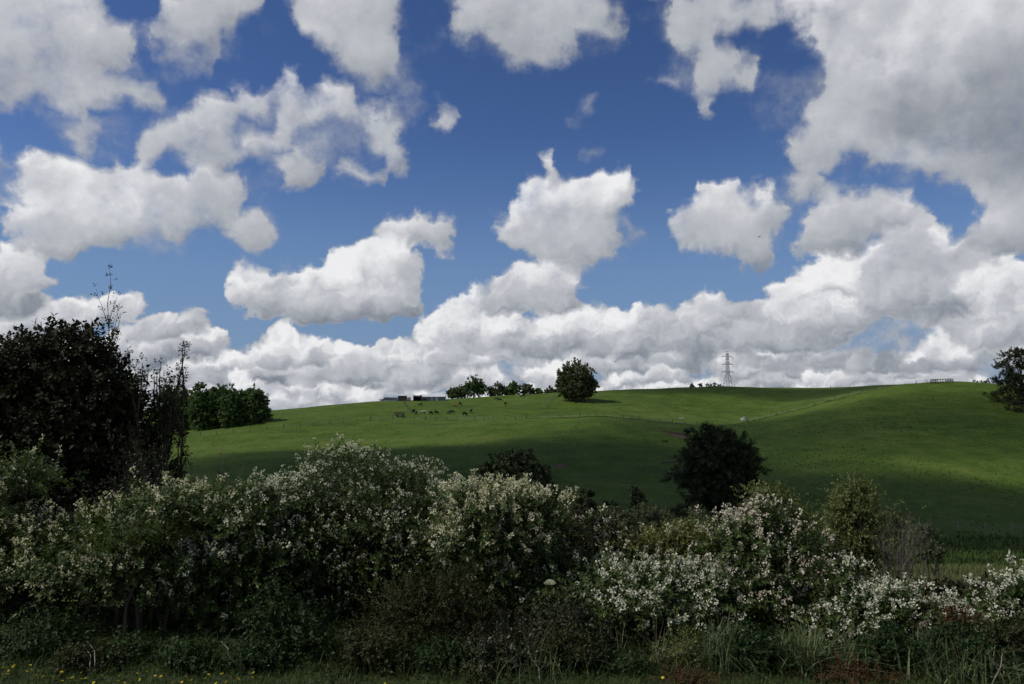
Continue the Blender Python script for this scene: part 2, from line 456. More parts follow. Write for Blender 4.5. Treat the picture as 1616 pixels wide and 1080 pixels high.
def solid(name, col, var=0.25, scale=6.0, rough=0.8, spec=0.2, metal=0.0):
    """a plain colour broken up by noise"""
    def fn(N, b, nt):
        tc = N.n('ShaderNodeTexCoord')
        f = N.noise(tc.outputs['Object'], scale, 5.0, 0.6)
        lo = tuple(c * (1 - var) for c in col); hi = tuple(min(1, c * (1 + var)) for c in col)
        nt.links.new(N.mix(f, lo, hi), b.inputs['Base Color'])
    return material(name, fn, Roughness=rough, Specular_IOR_Level=spec, Metallic=metal)

def leaf_mat(name, dark, light, trans=0.3, rough=0.5, spec=0.3):
    """two leaf tones chosen per leaf, with some light passing through"""
    def fn(N, b, nt):
        at = N.n('ShaderNodeAttribute', attribute_name='tint')
        tc = N.n('ShaderNodeTexCoord')
        big = N.noise(tc.outputs['Object'], 1.3, 3.0, 0.6)
        f = N.m('ADD', N.m('MULTIPLY', at.outputs['Fac'], 0.75), N.m('MULTIPLY', N.m('SUBTRACT', big, 0.35), 0.6), clamp=True)
        col = N.mix(f, dark, light)
        nt.links.new(col, b.inputs['Base Color'])
        tr = N.n('ShaderNodeBsdfTranslucent')
        nt.links.new(N.v('MULTIPLY', col, (1.15, 1.25, 0.7)), tr.inputs['Color'])
        mx = N.n('ShaderNodeMixShader'); mx.inputs[0].default_value = trans
        nt.links.new(b.outputs[0], mx.inputs[1]); nt.links.new(tr.outputs[0], mx.inputs[2])
        nt.links.new(mx.outputs[0], nt.nodes['Material Output'].inputs['Surface'])
    return material(name, fn, Roughness=rough, Specular_IOR_Level=spec)

# ================================================================= terrain
def zat(v, d, u=808.0):
    x, y, z = pix_dir(np.float64(u), np.float64(v))
    return float(CAMZ + d * z / y)

def terrain_controls():
    P = []
    cols = {
        -500: [(100, 800), (150, 750), (200, 715), (260, 690), (330, 690)],
        -100: [(100, 800), (150, 745), (200, 710), (250, 690), (330, 682)],
        120: [(100, 800), (130, 760), (160, 730), (200, 705), (240, 688), (270, 682)],
        280: [(100, 802), (130, 755), (160, 722), (190, 700), (225, 680), (255, 672)],
        420: [(100, 806), (130, 755), (160, 715), (190, 690), (220, 668), (245, 655), (262, 651)],
        600: [(100, 815), (130, 756), (160, 715), (190, 688), (215, 668), (240, 654), (268, 641), (285, 635.5)],
        800: [(100, 825), (130, 760), (160, 712), (185, 683), (203, 668), (222, 660), (258, 643), (296, 628), (312, 625)],
        950: [(100, 830), (130, 765), (160, 715), (185, 683), (203, 666), (220, 659), (260, 642), (298, 621), (318, 616.5)],
        1060: [(100, 830), (130, 770), (160, 722), (188, 688), (205, 673), (235, 663), (290, 635), (325, 613.5)],
        1145: [(100, 832), (140, 755), (170, 715), (200, 688), (222, 674), (250, 661), (290, 638), (328, 610.5)],
        1250: [(100, 832), (130, 772), (160, 724), (188, 692), (212, 670), (240, 654), (300, 630), (338, 612.5)],
        1400: [(100, 835), (125, 778), (150, 728), (180, 686), (208, 650), (230, 626), (246, 614), (290, 611), (335, 608)],
        1500: [(100, 838), (125, 778), (150, 728), (180, 682), (208, 644), (232, 616), (250, 605), (300, 605)],
        1616: [(100, 840), (125, 780), (150, 730), (180, 684), (206, 646), (230, 620), (245, 612), (300, 616)],
        1850: [(100, 840), (150, 735), (200, 665), (245, 632), (300, 630)],
        2300: [(100, 840), (150, 745), (200, 690), (245, 660), (300, 650)],
    }
    for u, rows in cols.items():
        for d, z in ((6, 0.0), (10, 0.0), (14, -0.15), (20, -1.6), (30, -4.2), (45, -7.0), (62, -9.3), (80, -10.9)):
            P.append((u, d, z))
        for d, v in rows:
            P.append((u, d, zat(v, d, u)))
        lz = P[-1][2]
        P.append((u, 420, lz - 5)); P.append((u, 700, lz - 4 if 900 < u < 1500 else lz - 12))
        P.append((u, 1200, -10.0)); P.append((u, 3000, -14.0))
    return np.array(P)

_P = terrain_controls()
_A = np.stack([(_P[:, 0] - CU) / FPX * 1.5, np.log(_P[:, 1] / 10.0)], 1)
def _kern(d2):
    d2 = np.maximum(d2, 1e-12)
    return 0.5 * d2 * np.log(d2)
def _solve():
    n = len(_A)
    K = _kern(((_A[:, None, :] - _A[None]) ** 2).sum(-1)) + np.eye(n) * 2e-4
    Q = np.concatenate([np.ones((n, 1)), _A], 1)
    M = np.block([[K, Q], [Q.T, np.zeros((3, 3))]])
    s = np.linalg.solve(M, np.concatenate([_P[:, 2], np.zeros(3)]))
    return s[:n], s[n:]
_W, _L = _solve()

def H(x, y):
    """ground height"""
    x = np.atleast_1d(np.asarray(x, float)); y = np.atleast_1d(np.asarray(y, float))
    shp = np.broadcast(x, y).shape
    x = np.broadcast_to(x, shp).ravel(); y = np.broadcast_to(y, shp).ravel()
    d = np.clip(y, 6.0, 3000.0)
    q = np.stack([np.clip(x / np.maximum(y, 10.0), -1.05, 1.15) * 1.5, np.log(d / 10.0)], 1)
    out = np.zeros(len(q))
    for i in range(0, len(q), 20000):
        c = q[i:i + 20000]
        out[i:i + 20000] = _kern(((c[:, None, :] - _A[None]) ** 2).sum(-1)) @ _W + _L[0] + c @ _L[1:]
    # small hummocks and stock tracks on the slopes
    amp = np.clip((y - 20) / 60, 0, 1) * np.clip((420 - y) / 120, 0, 1)
    b = 0.10 * np.sin(x * 0.31 + 1.7 * np.sin(y * 0.05)) * np.sin(y * 0.27 + 0.8 * np.sin(x * 0.09)) \
        + 0.11 * np.sin(out * 6.0 + 1.2 * np.sin(x * 0.09) + 0.7 * np.sin(x * 0.31)) * np.clip(x / 60.0 + 0.6, 0.25, 1.0) + 0.22 * np.sin(x * 0.07 + 2.0) * np.sin(y * 0.083 + 0.02 * x)
    out = out + amp * b
    out = np.where(y > 2500, out * np.clip((9000 - y) / 6500, 0, 1) - 14 * np.clip((y - 2500) / 6500, 0, 1), out)
    return out.reshape(shp)

def hz(x, y): return float(H(x, y)[0])

def on_ground(u, v, d0=9.0, d1=800.0):
    """the point of the ground that shows at a picture position"""
    x, y, z = (float(c) for c in pix_dir(np.float64(u), np.float64(v)))
    ds = np.geomspace(d0, d1, 900)
    zz = CAMZ + ds * z / y; gg = H(ds * x / y, ds)
    i = np.argmax(zz <= gg)
    d = ds[i] if (zz <= gg).any() else d1
    return Vector((d * x / y, d, hz(d * x / y, d)))

def at(u, v, d):
    x, y, z = (float(c) for c in pix_dir(np.float64(u), np.float64(v)))
    return Vector((d * x / y, d, CAMZ + d * z / y))

def foot(u, d):
    """ground point at a picture column and depth"""
    x, y, z = (float(c) for c in pix_dir(np.float64(u), np.float64(645)))
    return Vector((d * x / y, d, hz(d * x / y, d)))


def m_pasture():
    def fn(N, b, nt):
        g = N.n('ShaderNodeNewGeometry'); p = g.outputs['Position']
        big = N.noise(p, 0.022, 4.0, 0.55)
        mid = N.noise(N.v('MULTIPLY', p, (1.0, 0.8, 2.5)), 0.16, 6.0, 0.66)
        fine = N.noise(N.v('MULTIPLY', p, (1.0, 0.55, 1.0)), 1.5, 4.0, 0.7)
        f = N.m('ADD', N.m('ADD', N.m('MULTIPLY', big, 0.55), N.m('SUBTRACT', N.m('MULTIPLY', mid, 0.95), 0.2)), N.m('MULTIPLY', N.m('SUBTRACT', fine, 0.5), 0.85))
        col = N.ramp(f, [(0.28, (0.030, 0.054, 0.006)), (0.48, (0.052, 0.089, 0.010)), (0.62, (0.068, 0.106, 0.014)), (0.8, (0.100, 0.126, 0.026))])
        # rank dull tufts
        tuft = N.ss(N.noise(N.v('MULTIPLY', p, (1.0, 0.5, 1.0)), 0.7, 4.0, 0.7), 0.56, 0.66)
        col = N.mix(N.m('MULTIPLY', tuft, 0.55), col, (0.026, 0.045, 0.013))
        dry = N.ss(N.noise(p, 0.35, 5.0, 0.7), 0.62, 0.8)
        col = N.mix(N.m('MULTIPLY', dry, 0.4), col, (0.13, 0.13, 0.05))
        # trackside verge: leaf litter and bare earth, with shade put into the dark colour
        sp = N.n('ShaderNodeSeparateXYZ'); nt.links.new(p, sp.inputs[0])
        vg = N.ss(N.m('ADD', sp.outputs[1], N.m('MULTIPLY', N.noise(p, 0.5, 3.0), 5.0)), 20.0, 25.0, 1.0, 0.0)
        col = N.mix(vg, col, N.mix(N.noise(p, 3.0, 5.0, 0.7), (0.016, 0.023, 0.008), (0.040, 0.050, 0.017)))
        nt.links.new(col, b.inputs['Base Color'])
        bp = N.n('ShaderNodeBump'); bp.inputs['Strength'].default_value = 0.9; bp.inputs['Distance'].default_value = 0.6
        nt.links.new(N.m('ADD', N.m('MULTIPLY', mid, 0.6), N.m('MULTIPLY', fine, 0.5)), bp.inputs['Height'])
        nt.links.new(bp.outputs[0], b.inputs['Normal'])
    return material('pasture', fn, Roughness=0.9, Specular_IOR_Level=0.1)
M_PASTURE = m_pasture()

def build_ground():
    rows = np.concatenate([np.linspace(-40, 5, 10)[:-1], np.geomspace(5, 60, 46)[:-1], np.linspace(60, 350, 190)[:-1], np.geomspace(350, 9000, 60)])
    a = np.linspace(-1, 1, 241); a = 0.62 * a + 0.38 * a ** 3
    A, D = np.meshgrid(a * 1.35, rows)
    X = A * (np.maximum(D, 0) + 28.0); Y = D
    Z = H(X, Y)
    n, m = X.shape
    idx = np.arange(n * m).reshape(n, m)
    F = np.stack([idx[:-1, :-1], idx[:-1, 1:], idx[1:, 1:], idx[1:, :-1]], -1).reshape(-1, 4)
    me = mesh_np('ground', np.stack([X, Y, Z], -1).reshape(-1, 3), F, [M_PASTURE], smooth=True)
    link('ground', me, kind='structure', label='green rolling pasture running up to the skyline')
build_ground()

# ================================================================= unseen clouds placed to shade the hill and the near ground (they float above and left of the view)
def m_cloud():
    m = bpy.data.materials.new('cloud_vapour'); m.use_nodes = True
    nt = m.node_tree; nt.nodes.clear()
    o = nt.nodes.new('ShaderNodeOutputMaterial'); pv = nt.nodes.new('ShaderNodeVolumePrincipled')
    pv.inputs['Color'].default_value = (0.97, 0.97, 0.97, 1); pv.inputs['Density'].default_value = 0.05
    pv.inputs['Anisotropy'].default_value = 0.3
    nt.links.new(pv.outputs[0], o.inputs['Volume'])
    return m
M_CLOUD = m_cloud()
def cloud_over(u, d, rx, ry, rz_, seed, height=620.0, xy=None):
    g = Vector((xy[0], xy[1], 0)) if xy else foot(u, d)
    t = height / SUN_DIR.z
    c = g + SUN_DIR * t
    bm = bmesh.new(); bmesh.ops.create_icosphere(bm, subdivisions=4, radius=1.0)
    r = random.Random(seed)
    ks = [(Vector((r.gauss(0, 1), r.gauss(0, 1), r.gauss(0, 1))).normalized() * r.uniform(1.5, 5), r.uniform(0, 6), r.uniform(0.05, 0.13)) for _ in range(14)]
    for v in bm.verts:
        k = 1 + sum(a * math.sin(w.dot(v.co) + p) for w, p, a in ks)
        v.co = Vector((v.co.x * rx * k, v.co.y * ry * k, v.co.z * rz_ * k * (0.5 if v.co.z < 0 else 1)))
    me = bpy.data.meshes.new('cloud'); bm.to_mesh(me); bm.free(); me.materials.append(M_CLOUD)
    for p in me.polygons: p.use_smooth = True
    link('cloud', me, loc=c, kind='structure', label='unseen low cumulus cloud placed to shade the ground')
CLOUD_SPOTS = [(930, 138, 66, 46, 34, 1), (1180, 316, 56, 26, 15, 2), (430, 118, 44, 26, 6, 3), (640, 140, 40, 22, 8, 9), (760, 118, 40, 26, 10, 10), (1440, 194, 78, 36, 15, 4), (1180, 104, 50, 24, 14, 5)]
for cs in CLOUD_SPOTS: cloud_over(*cs)
cloud_over(0, 0, 110, 40, 9, 7, xy=(-20, -60))  # unseen cloud added to dim the trackside ground near and behind the camera

# ================================================================= plants
def rot_to(dirs, spin):
    """rotation matrices that take +Z to each direction, spun about it"""
    d = dirs / np.linalg.norm(dirs, axis=1, keepdims=True)
    ref = np.where(np.abs(d[:, 2:3]) > 0.95, np.array([[1.0, 0, 0]]), np.array([[0, 0, 1.0]]))
    a = np.cross(ref, d); a /= np.linalg.norm(a, axis=1, keepdims=True)
    b = np.cross(d, a)
    c, s = np.cos(spin)[:, None], np.sin(spin)[:, None]
    return np.stack([a * c + b * s, b * c - a * s, d], axis=2)

def kite(base, direction, normal, length, width):
    d = direction / np.linalg.norm(direction); w = np.cross(d, normal); w /= np.linalg.norm(w) + 1e-9
    n = np.cross(w, d)
    p1 = base + d * length * 0.45
    return [base, p1 + w * width * 0.5 + n * length * 0.06, base + d * length - n * length * 0.08, p1 - w * width * 0.5 + n * length * 0.06]

def sprig(seed, n_pairs, length, leaf, lwid, spread=0.9, jitter=0.25, whorl=2):
    """leafy shoot along +Z: quads of its leaves and their tints"""
    r = np.random.default_rng(seed); V = []; T = []
    for i in range(n_pairs):
        t = (i + 0.6) / n_pairs
        ang0 = i * 1.571 * (1 if whorl == 2 else 1.2) + r.normal(0, 0.3)
        for k in range(whorl):
            a = ang0 + k * 2 * math.pi / whorl
            out = np.array([math.cos(a), math.sin(a), 0.0])
            d = out * spread + np.array([0, 0, 1.0]) * (0.55 + 0.4 * t) + r.normal(0, jitter, 3)
            l = leaf * r.uniform(0.7, 1.15)
            nrm = np.array([0, 0, 1.0]) - out * 0.3 + r.normal(0, 0.35, 3)
            V.append(kite(np.array([0, 0, t * length]) + r.normal(0, 0.006, 3), d, nrm, l, l * lwid))
            T.append(r.uniform(0, 1) * 0.7 + 0.3 * t)
    return np.array(V), np.array(T)

def panicle(seed, length, rad, n, size, z0):
    """loose cone of tiny flowers at the end of a shoot"""
    r = np.random.default_rng(seed); V = []; T = []
    for i in range(n):
        t = r.uniform(0, 1) ** 1.2
        a = r.uniform(0, 6.283)
        q = rad * (1 - 0.75 * t) * math.sqrt(r.uniform(0.15, 1))
        c = np.array([math.cos(a) * q, math.sin(a) * q, z0 + t * length])
        d = np.array([math.cos(a), math.sin(a), 0.6]) + r.normal(0, 0.5, 3)
        V.append(kite(c, d, r.normal(0, 1, 3), size * r.uniform(0.7, 1.4), size * r.uniform(0.6, 1.1)))
        T.append(r.uniform(0, 1))
    return np.array(V), np.array(T)

def stamp(templates, pos, dirs, scale, rng, droop=0.0):
    """copies of the templates at the given places, as one array of quads"""
    n = len(pos); R = rot_to(dirs, rng.uniform(0, 6.283, n)); pick = rng.integers(0, len(templates), n)
    VV, TT = [], []
    for k, (V, T) in enumerate(templates):
        m = np.where(pick == k)[0]
        if len(m) == 0: continue
        w = np.einsum('nij,qcj->nqci', R[m], V) * scale[m][:, None, None, None]
        if droop:
            w[..., 2] -= droop * (w[..., 0] ** 2 + w[..., 1] ** 2)
        w = w + pos[m][:, None, None, :]
        VV.append(w.reshape(-1, 4, 3))
        tone = rng.normal(0, 0.16, len(m))
        TT.append((T[None] * 0.8 + 0.1 + tone[:, None]).ravel())
    return np.concatenate(VV), np.clip(np.concatenate(TT), 0, 1)

def quads_mesh(name, Q, T, mat):
    n = len(Q)
    return mesh_np(name, Q.reshape(-1, 3), np.arange(n * 4).reshape(-1, 4), [mat], T)

def hull_points(lobes, n, rng, up=0.55, inner=0.25, low=-0.65):
    """points on the outside of a set of ellipsoid lobes (plus some inside) and outward directions"""
    C = np.array([l[:3] for l in lobes]); R = np.array([l[3:6] for l in lobes])
    w = (R[:, 0] * R[:, 1] * R[:, 2]) ** (2 / 3); w = w / w.sum()
    P, D = [], []; tries = 0
    need = n
    while need > 0 and tries < 40:
        k = rng.choice(len(lobes), need * 2, p=w)
        d = rng.normal(0, 1, (need * 2, 3)); d /= np.linalg.norm(d, axis=1, keepdims=True)
        ok = d[:, 2] > low + rng.uniform(-0.25, 0.25, len(d))
        ins = rng.random(len(d)) < inner
        q = np.where(ins, rng.uniform(0.45, 0.8, len(d)), rng.normal(0.95, 0.08, len(d)))
        # clumps and hollows
        ph = np.sin(d[:, 0] * 5.1 + k * 1.7) * np.sin(d[:, 1] * 4.3 + k) * np.sin(d[:, 2] * 5.7 + 2 * k)
        q *= 1 + 0.14 * ph
        p = C[k] + d * R[k] * q[:, None]
        deep = np.zeros(len(p), bool)
        for j in range(len(lobes)):
            e = (((p - C[j]) / R[j]) ** 2).sum(1)
            deep |= (e < 0.30 if True else False) & (k != j)
        ok &= ~(deep & ~ins)
        p, d = p[ok][:need], (d / R[k] * R[k].mean(1)[:, None])[ok][:need]
        P.append(p); D.append(d); need -= len(p); tries += 1
    P = np.concatenate(P); D = np.concatenate(D)
    D = D / np.linalg.norm(D, axis=1, keepdims=True)
    return P, D

def sprays(lobes, n, rng, k, r, flat, inner, low, slope=0.35):
    """shoots gathered into flat sprays with hollows between them, plus loose inner shoots"""
    n_in = int(n * inner); m = max(4, (n - n_in) // k)
    C, D = hull_points(lobes, m, rng, inner=0.0, low=low)
    size = rng.uniform(0.5, 1.5, m)[:, None, None]
    off = rng.normal(0, 1, (m, k, 3)) * size * r
    out = D[:, None, :] * np.array([1, 1, 0.0])
    rad = (off * out).sum(-1)
    off[..., 2] = off[..., 2] * flat - slope * np.maximum(rad, 0)        # sprays sag outwards
    P = (C[:, None, :] + off).reshape(-1, 3)
    d = (D[:, None, :] * 0.8 + off / (np.linalg.norm(off, axis=-1, keepdims=True) + 1e-6) * 0.7).reshape(-1, 3)
    Pi, Di = hull_points(lobes, max(n_in, 4), rng, inner=1.0, low=low)
    outer = np.concatenate([np.ones(len(P), bool), np.zeros(len(Pi), bool)])
    return np.concatenate([P, Pi]), np.concatenate([d, Di]), outer

def px_lobes(spec, d, depth=0.8, back=0.0):
    """lobes given by picture position and size, at a depth"""
    out = []
    for s in spec:
        u, v, ru, rv = s[:4]
        dd = d + (s[4] if len(s) > 4 else 0.0)
        p = at(u, v, dd); rx, rz = ru * dd / FPX, rv * dd / FPX
        out.append((p.x, p.y, p.z, rx, max(0.6 * (rx + rz) * 0.5, rx * depth), rz))
    return np.array(out)

BARK = solid('bark', (0.075, 0.06, 0.045), 0.4, 9.0, 0.95)
BARK_GREY = solid('grey_twig', (0.12, 0.105, 0.09), 0.35, 9.0, 0.95)
BARK_PALE = solid('pale_dead_wood', (0.23, 0.205, 0.175), 0.3, 9.0, 0.95)
L_PRIVET = leaf_mat('privet_leaf', (0.024, 0.044, 0.010), (0.084, 0.120, 0.030), 0.27, 0.5, 0.3)
L_PRIVET_Y = leaf_mat('privet_leaf_yellow', (0.05, 0.062, 0.014), (0.15, 0.145, 0.03), 0.28, 0.5, 0.3)
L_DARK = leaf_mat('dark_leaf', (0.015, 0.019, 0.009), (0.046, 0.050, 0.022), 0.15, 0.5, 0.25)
L_FRESH = leaf_mat('fresh_leaf', (0.03, 0.05, 0.010), (0.085, 0.115, 0.024), 0.3, 0.6, 0.2)
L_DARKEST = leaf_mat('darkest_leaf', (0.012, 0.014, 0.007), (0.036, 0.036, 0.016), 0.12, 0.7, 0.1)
L_BROWN = leaf_mat('olive_brown_leaf', (0.017, 0.022, 0.006), (0.050, 0.055, 0.016), 0.2, 0.6, 0.2)
L_GREEN = leaf_mat('nettle_leaf', (0.012, 0.026, 0.007), (0.034, 0.062, 0.016), 0.25, 0.6, 0.2)
L_OLIVE = leaf_mat('olive_leaf', (0.05, 0.070, 0.016), (0.16, 0.178, 0.050), 0.25, 0.5, 0.3)
L_POPLAR = leaf_mat('poplar_leaf', (0.034, 0.066, 0.018), (0.10, 0.155, 0.045), 0.3, 0.6, 0.2)
L_TREE = leaf_mat('hill_tree_leaf', (0.042, 0.056, 0.020), (0.11, 0.128, 0.048), 0.25, 0.6, 0.2)
L_CONIFER = leaf_mat('conifer_needles', (0.022, 0.032, 0.015), (0.072, 0.086, 0.038), 0.1, 0.7, 0.15)
L_GORSE = leaf_mat('grey_green_leaf', (0.035, 0.045, 0.022), (0.10, 0.11, 0.055), 0.2, 0.6, 0.2)
L_RED = leaf_mat('reddish_weed_leaf', (0.045, 0.022, 0.010), (0.10, 0.06, 0.025), 0.2, 0.7, 0.15)
L_GRASS = leaf_mat('grass_blade', (0.022, 0.048, 0.010), (0.075, 0.115, 0.030), 0.3, 0.6, 0.2)
L_TUSSOCK = leaf_mat('tussock_blade', (0.045, 0.075, 0.026), (0.15, 0.185, 0.085), 0.25, 0.5, 0.3)
L_STRAW = leaf_mat('straw_stalk', (0.12, 0.105, 0.06), (0.25, 0.22, 0.13), 0.15, 0.8, 0.1)
F_WHITE = leaf_mat('white_blossom', (0.42, 0.42, 0.32), (0.70, 0.69, 0.56), 0.25, 0.8, 0.05)
F_CREAM = leaf_mat('cream_blossom', (0.40, 0.37, 0.24), (0.72, 0.69, 0.50), 0.25, 0.8, 0.05)
F_PINKISH = leaf_mat('fading_blossom', (0.36, 0.29, 0.21), (0.68, 0.64, 0.52), 0.2, 0.8, 0.05)
F_YELLOW = leaf_mat('yellow_petal', (0.55, 0.42, 0.02), (0.80, 0.66, 0.04), 0.2, 0.6, 0.1)

SPR_PRIVET = [sprig(i, 7, 0.26, 0.064, 0.46) for i in range(5)]
SPR_SMALL = [sprig(20 + i, 8, 0.24, 0.043, 0.55) for i in range(5)]
SPR_BROAD = [sprig(40 + i, 6, 0.24, 0.082, 0.58, whorl=2) for i in range(5)]
SPR_FINE = [sprig(60 + i, 9, 0.22, 0.031, 0.45, spread=1.1) for i in range(4)]
SPR_NETTLE = [sprig(80 + i, 7, 0.26, 0.048, 0.5, spread=1.2) for i in range(4)]
PAN = [tuple(panicle(100 + i, 0.12, 0.030, 20, 0.025, 0.21)) for i in range(5)]
PAN_SMALL = [tuple(panicle(120 + i, 0.05, 0.026, 11, 0.0215, 0.20)) for i in range(5)]

def stems(lobes, base, name, mat, parent, rng, n_each=3, r0=0.035, wob=0.12):
    mb = MB()
    base = Vector(base)
    for l in lobes:
        for k in range(n_each):
            d = rng.normal(0, 1, 3); d /= np.linalg.norm(d); d[2] = abs(d[2]) * 0.7
            tip = Vector(np.array(l[:3]) + d * np.array(l[3:6]) * 0.8)
            b = base + Vector((rng.normal(0, 0.25), rng.normal(0, 0.15), 0))
            b.x += (l[0] - base.x) * 0.45; b.z = hz(b.x, b.y) - 0.05
            pts = []
            for t in (0, 0.3, 0.6, 0.82, 1.0):
                p = b.lerp(tip, t); s = wob * (1 - abs(2 * t - 1)) * (tip - b).length
                pts.append(p + Vector((rng.normal(0, s * 0.5), rng.normal(0, s * 0.5), s * 0.6)))
            mb.tube(pts, [r0, r0 * 0.75, r0 * 0.5, r0 * 0.3, r0 * 0.12], 4)
    for v in range(len(mb.v)):
        mb.v[v] = tuple(np.array(mb.v[v]) - np.array(parent.location))
    return mb.build(name, mat, parent, kind='stuff')

def shrub(name, label, cat, spec, d, n, leaf, spr=SPR_PRIVET, flower=None, ff=0.0, pan=PAN, seed=1, group=None, up=0.35,
          scale=(0.8, 1.25), low=-0.55, inner=0.3, depth=0.85, fl_top=0.0, stem_n=2, bark=BARK, droop=0.5, base_d=None, lift=0.5, k=9, r=0.17, flat=0.35):
    rng = np.random.default_rng(seed)
    lobes = px_lobes(spec, d, depth)
    lobes[:, 3:6] = np.maximum(lobes[:, 3:6] - 0.13, lobes[:, 3:6] * 0.6); lobes[:, 2] -= 0.07      # room for the shoots
    cx = lobes[:, 0].mean(); cy = lobes[:, 1].mean() + 0.2
    root = thing(name, label, cat, (cx, cy, hz(cx, cy)), group)
    P, D, outer = sprays(lobes, n, rng, k, r, flat, inner, low)
    dirs = D + np.array([0, 0, up]) + rng.normal(0, 0.3, D.shape)
    sc = rng.uniform(scale[0], scale[1], len(P))
    o = np.array(root.location)
    Q, T = stamp(spr, P - o - dirs / np.linalg.norm(dirs, axis=1, keepdims=True) * 0.15, dirs, sc, rng, droop)
    link('foliage', quads_mesh('foliage', Q, T, leaf), root, kind='stuff')
    if flower is not None and ff > 0:
        # blossom sits on the outer, upper shoots, in patches
        patch = np.sin(P[:, 0] * 2.6 + seed) * np.sin(P[:, 2] * 3.1 + 2 * seed) + np.sin(P[:, 0] * 6.1 + P[:, 2] * 4.7 + seed)
        spray = np.repeat(rng.uniform(0, 1, len(P) // k + 1), k)[:len(P)]
        pr = np.where(spray < ff, 0.9, 0.07) * np.clip(0.85 + 0.3 * patch, 0.1, 1.3) * np.clip((D[:, 2] + fl_top + 0.75) / 1.0, 0.05, 1.2) * outer
        m = rng.random(len(P)) < pr
        if m.any():
            dm = dirs[m]
            Qf, Tf = stamp(pan, P[m] - o - dm / np.linalg.norm(dm, axis=1, keepdims=True) * 0.13, dm + np.array([0, 0, lift]), sc[m] * 1.05, rng, droop * 0.5)
            link('blossom', quads_mesh('blossom', Qf, Tf, flower), root, kind='stuff')
    if stem_n:
        stems(lobes, (cx, cy, 0), 'stems', bark, root, rng, stem_n)
    return root

def twigs(name, label, cat, base, height, n, spread, mat, seed, r0=0.02, levels=2, leafmat=None, leaf_n=0, leaf_size=0.06, upright=1.0, group=None, base_w=0.15, hmin=0.6, sub=(0.3, 0.5)):
    """bare or nearly bare upright branching shrub"""
    rng = np.random.default_rng(seed)
    root = thing(name, label, cat, base, group)
    mb = MB(); tips = []
    def grow(p, d, L, r, lv):
        pts = [p]; rad = [r]; q = p.copy(); dd = d.copy()
        for i in range(5):
            dd = (dd + Vector((rng.normal(0, 0.10), rng.normal(0, 0.10), 0.09 * upright))).normalized()
            q = q + dd * (L / 5); pts.append(q.copy()); rad.append(r * (1 - 0.16 * (i + 1)))
            tips.append((q.copy(), dd.copy()))
            if lv > 0 and i >= 1:
                for c in range(rng.integers(1, 3)):
                    s = Vector((rng.normal(0, spread), rng.normal(0, spread), 0.35 * upright + rng.normal(0, 0.15)))
                    grow(q.copy(), (dd * 0.75 + s).normalized(), L * rng.uniform(*sub), r * 0.45, lv - 1)
        mb.tube(pts, rad, 4, cap=False)
    for k in range(n):
        a = rng.uniform(0, 6.283)
        b = Vector((math.cos(a) * base_w * rng.uniform(0, 1), math.sin(a) * base_w * rng.uniform(0, 1), -0.1))
        grow(b, Vector((rng.normal(0, spread * 0.5), rng.normal(0, spread * 0.5), 1)).normalized(), height * rng.uniform(hmin, 1.0), r0, levels)
    k_ = height / max(p[2] for p in mb.v)
    mb.v = [(p[0] * k_, p[1] * k_, p[2] * k_) for p in mb.v]; tips = [(p * k_, q) for p, q in tips]
    mb.build('branches', mat, root, kind='stuff')
    if leafmat is not None and leaf_n:
        ii = rng.integers(0, len(tips), leaf_n)
        P = np.array([tips[i][0] for i in ii]) + rng.normal(0, leaf_size * 0.8, (leaf_n, 3))
        D = np.array([tips[i][1] for i in ii]) + rng.normal(0, 0.7, (leaf_n, 3))
        sp = [sprig(300 + seed + i, 2, leaf_size * 1.5, leaf_size, 0.5) for i in range(3)]
        Q, T = stamp(sp, P, D, rng.uniform(0.7, 1.2, leaf_n), rng)
        link('foliage', quads_mesh('foliage', Q, T, leafmat), root, kind='stuff')
    return root

def tree(name, label, cat, lobes, base, n, leaf, spr, seed, bark=BARK, trunk_r=0.2, scale=(0.8, 1.2), low=-0.8, inner=0.3, group=None, up=0.3, limbs=2, droop=0.0, per=7, r=None, flat=0.4, slope=0.3):
    """tapered trunk with limbs reaching into every lobe of the crown"""
    rng = np.random.default_rng(seed)
    root = thing(name, label, cat, tuple(base), group)
    o = np.array(base)
    lb = np.array(lobes, float)
    mb = MB()
    top = Vector(lb[np.argmax(lb[:, 2])][:3]) - Vector(o)
    pts = [Vector((0, 0, -0.3))] + [Vector((top.x * t + rng.normal(0, 0.04) * top.z * 0.3, top.y * t, top.z * t)) for t in (0.15, 0.4, 0.65, 0.9)]
    mb.tube(pts, [trunk_r * 1.25, trunk_r, trunk_r * 0.75, trunk_r * 0.5, trunk_r * 0.2], 7)
    mb.build('trunk', bark, root)
    mb = MB()
    for l in lb:
        for k in range(limbs):
            t = rng.uniform(0.25, 0.7); a = pts[0].lerp(top, t * 0.85)
            d = rng.normal(0, 1, 3); d /= np.linalg.norm(d)
            tip = Vector(l[:3] - o + d * l[3:6] * 0.6)
            m = a.lerp(tip, 0.5) + Vector((0, 0, (tip - a).length * 0.08))
            mb.tube([a, m, tip], [trunk_r * 0.45, trunk_r * 0.28, trunk_r * 0.06], 4)
    mb.build('branches', bark, root, kind='stuff')
    P, D, outer = sprays(lb, n, rng, per, r if r else 0.16 * lb[:, 3].mean(), flat, inner, low, slope)
    dirs = D + np.array([0, 0, up]) + rng.normal(0, 0.4, D.shape)
    Q, T = stamp(spr, P - o, dirs, rng.uniform(scale[0], scale[1], len(P)), rng, droop)
    link('crown', quads_mesh('crown', Q, T, leaf), root, kind='stuff')
    return root

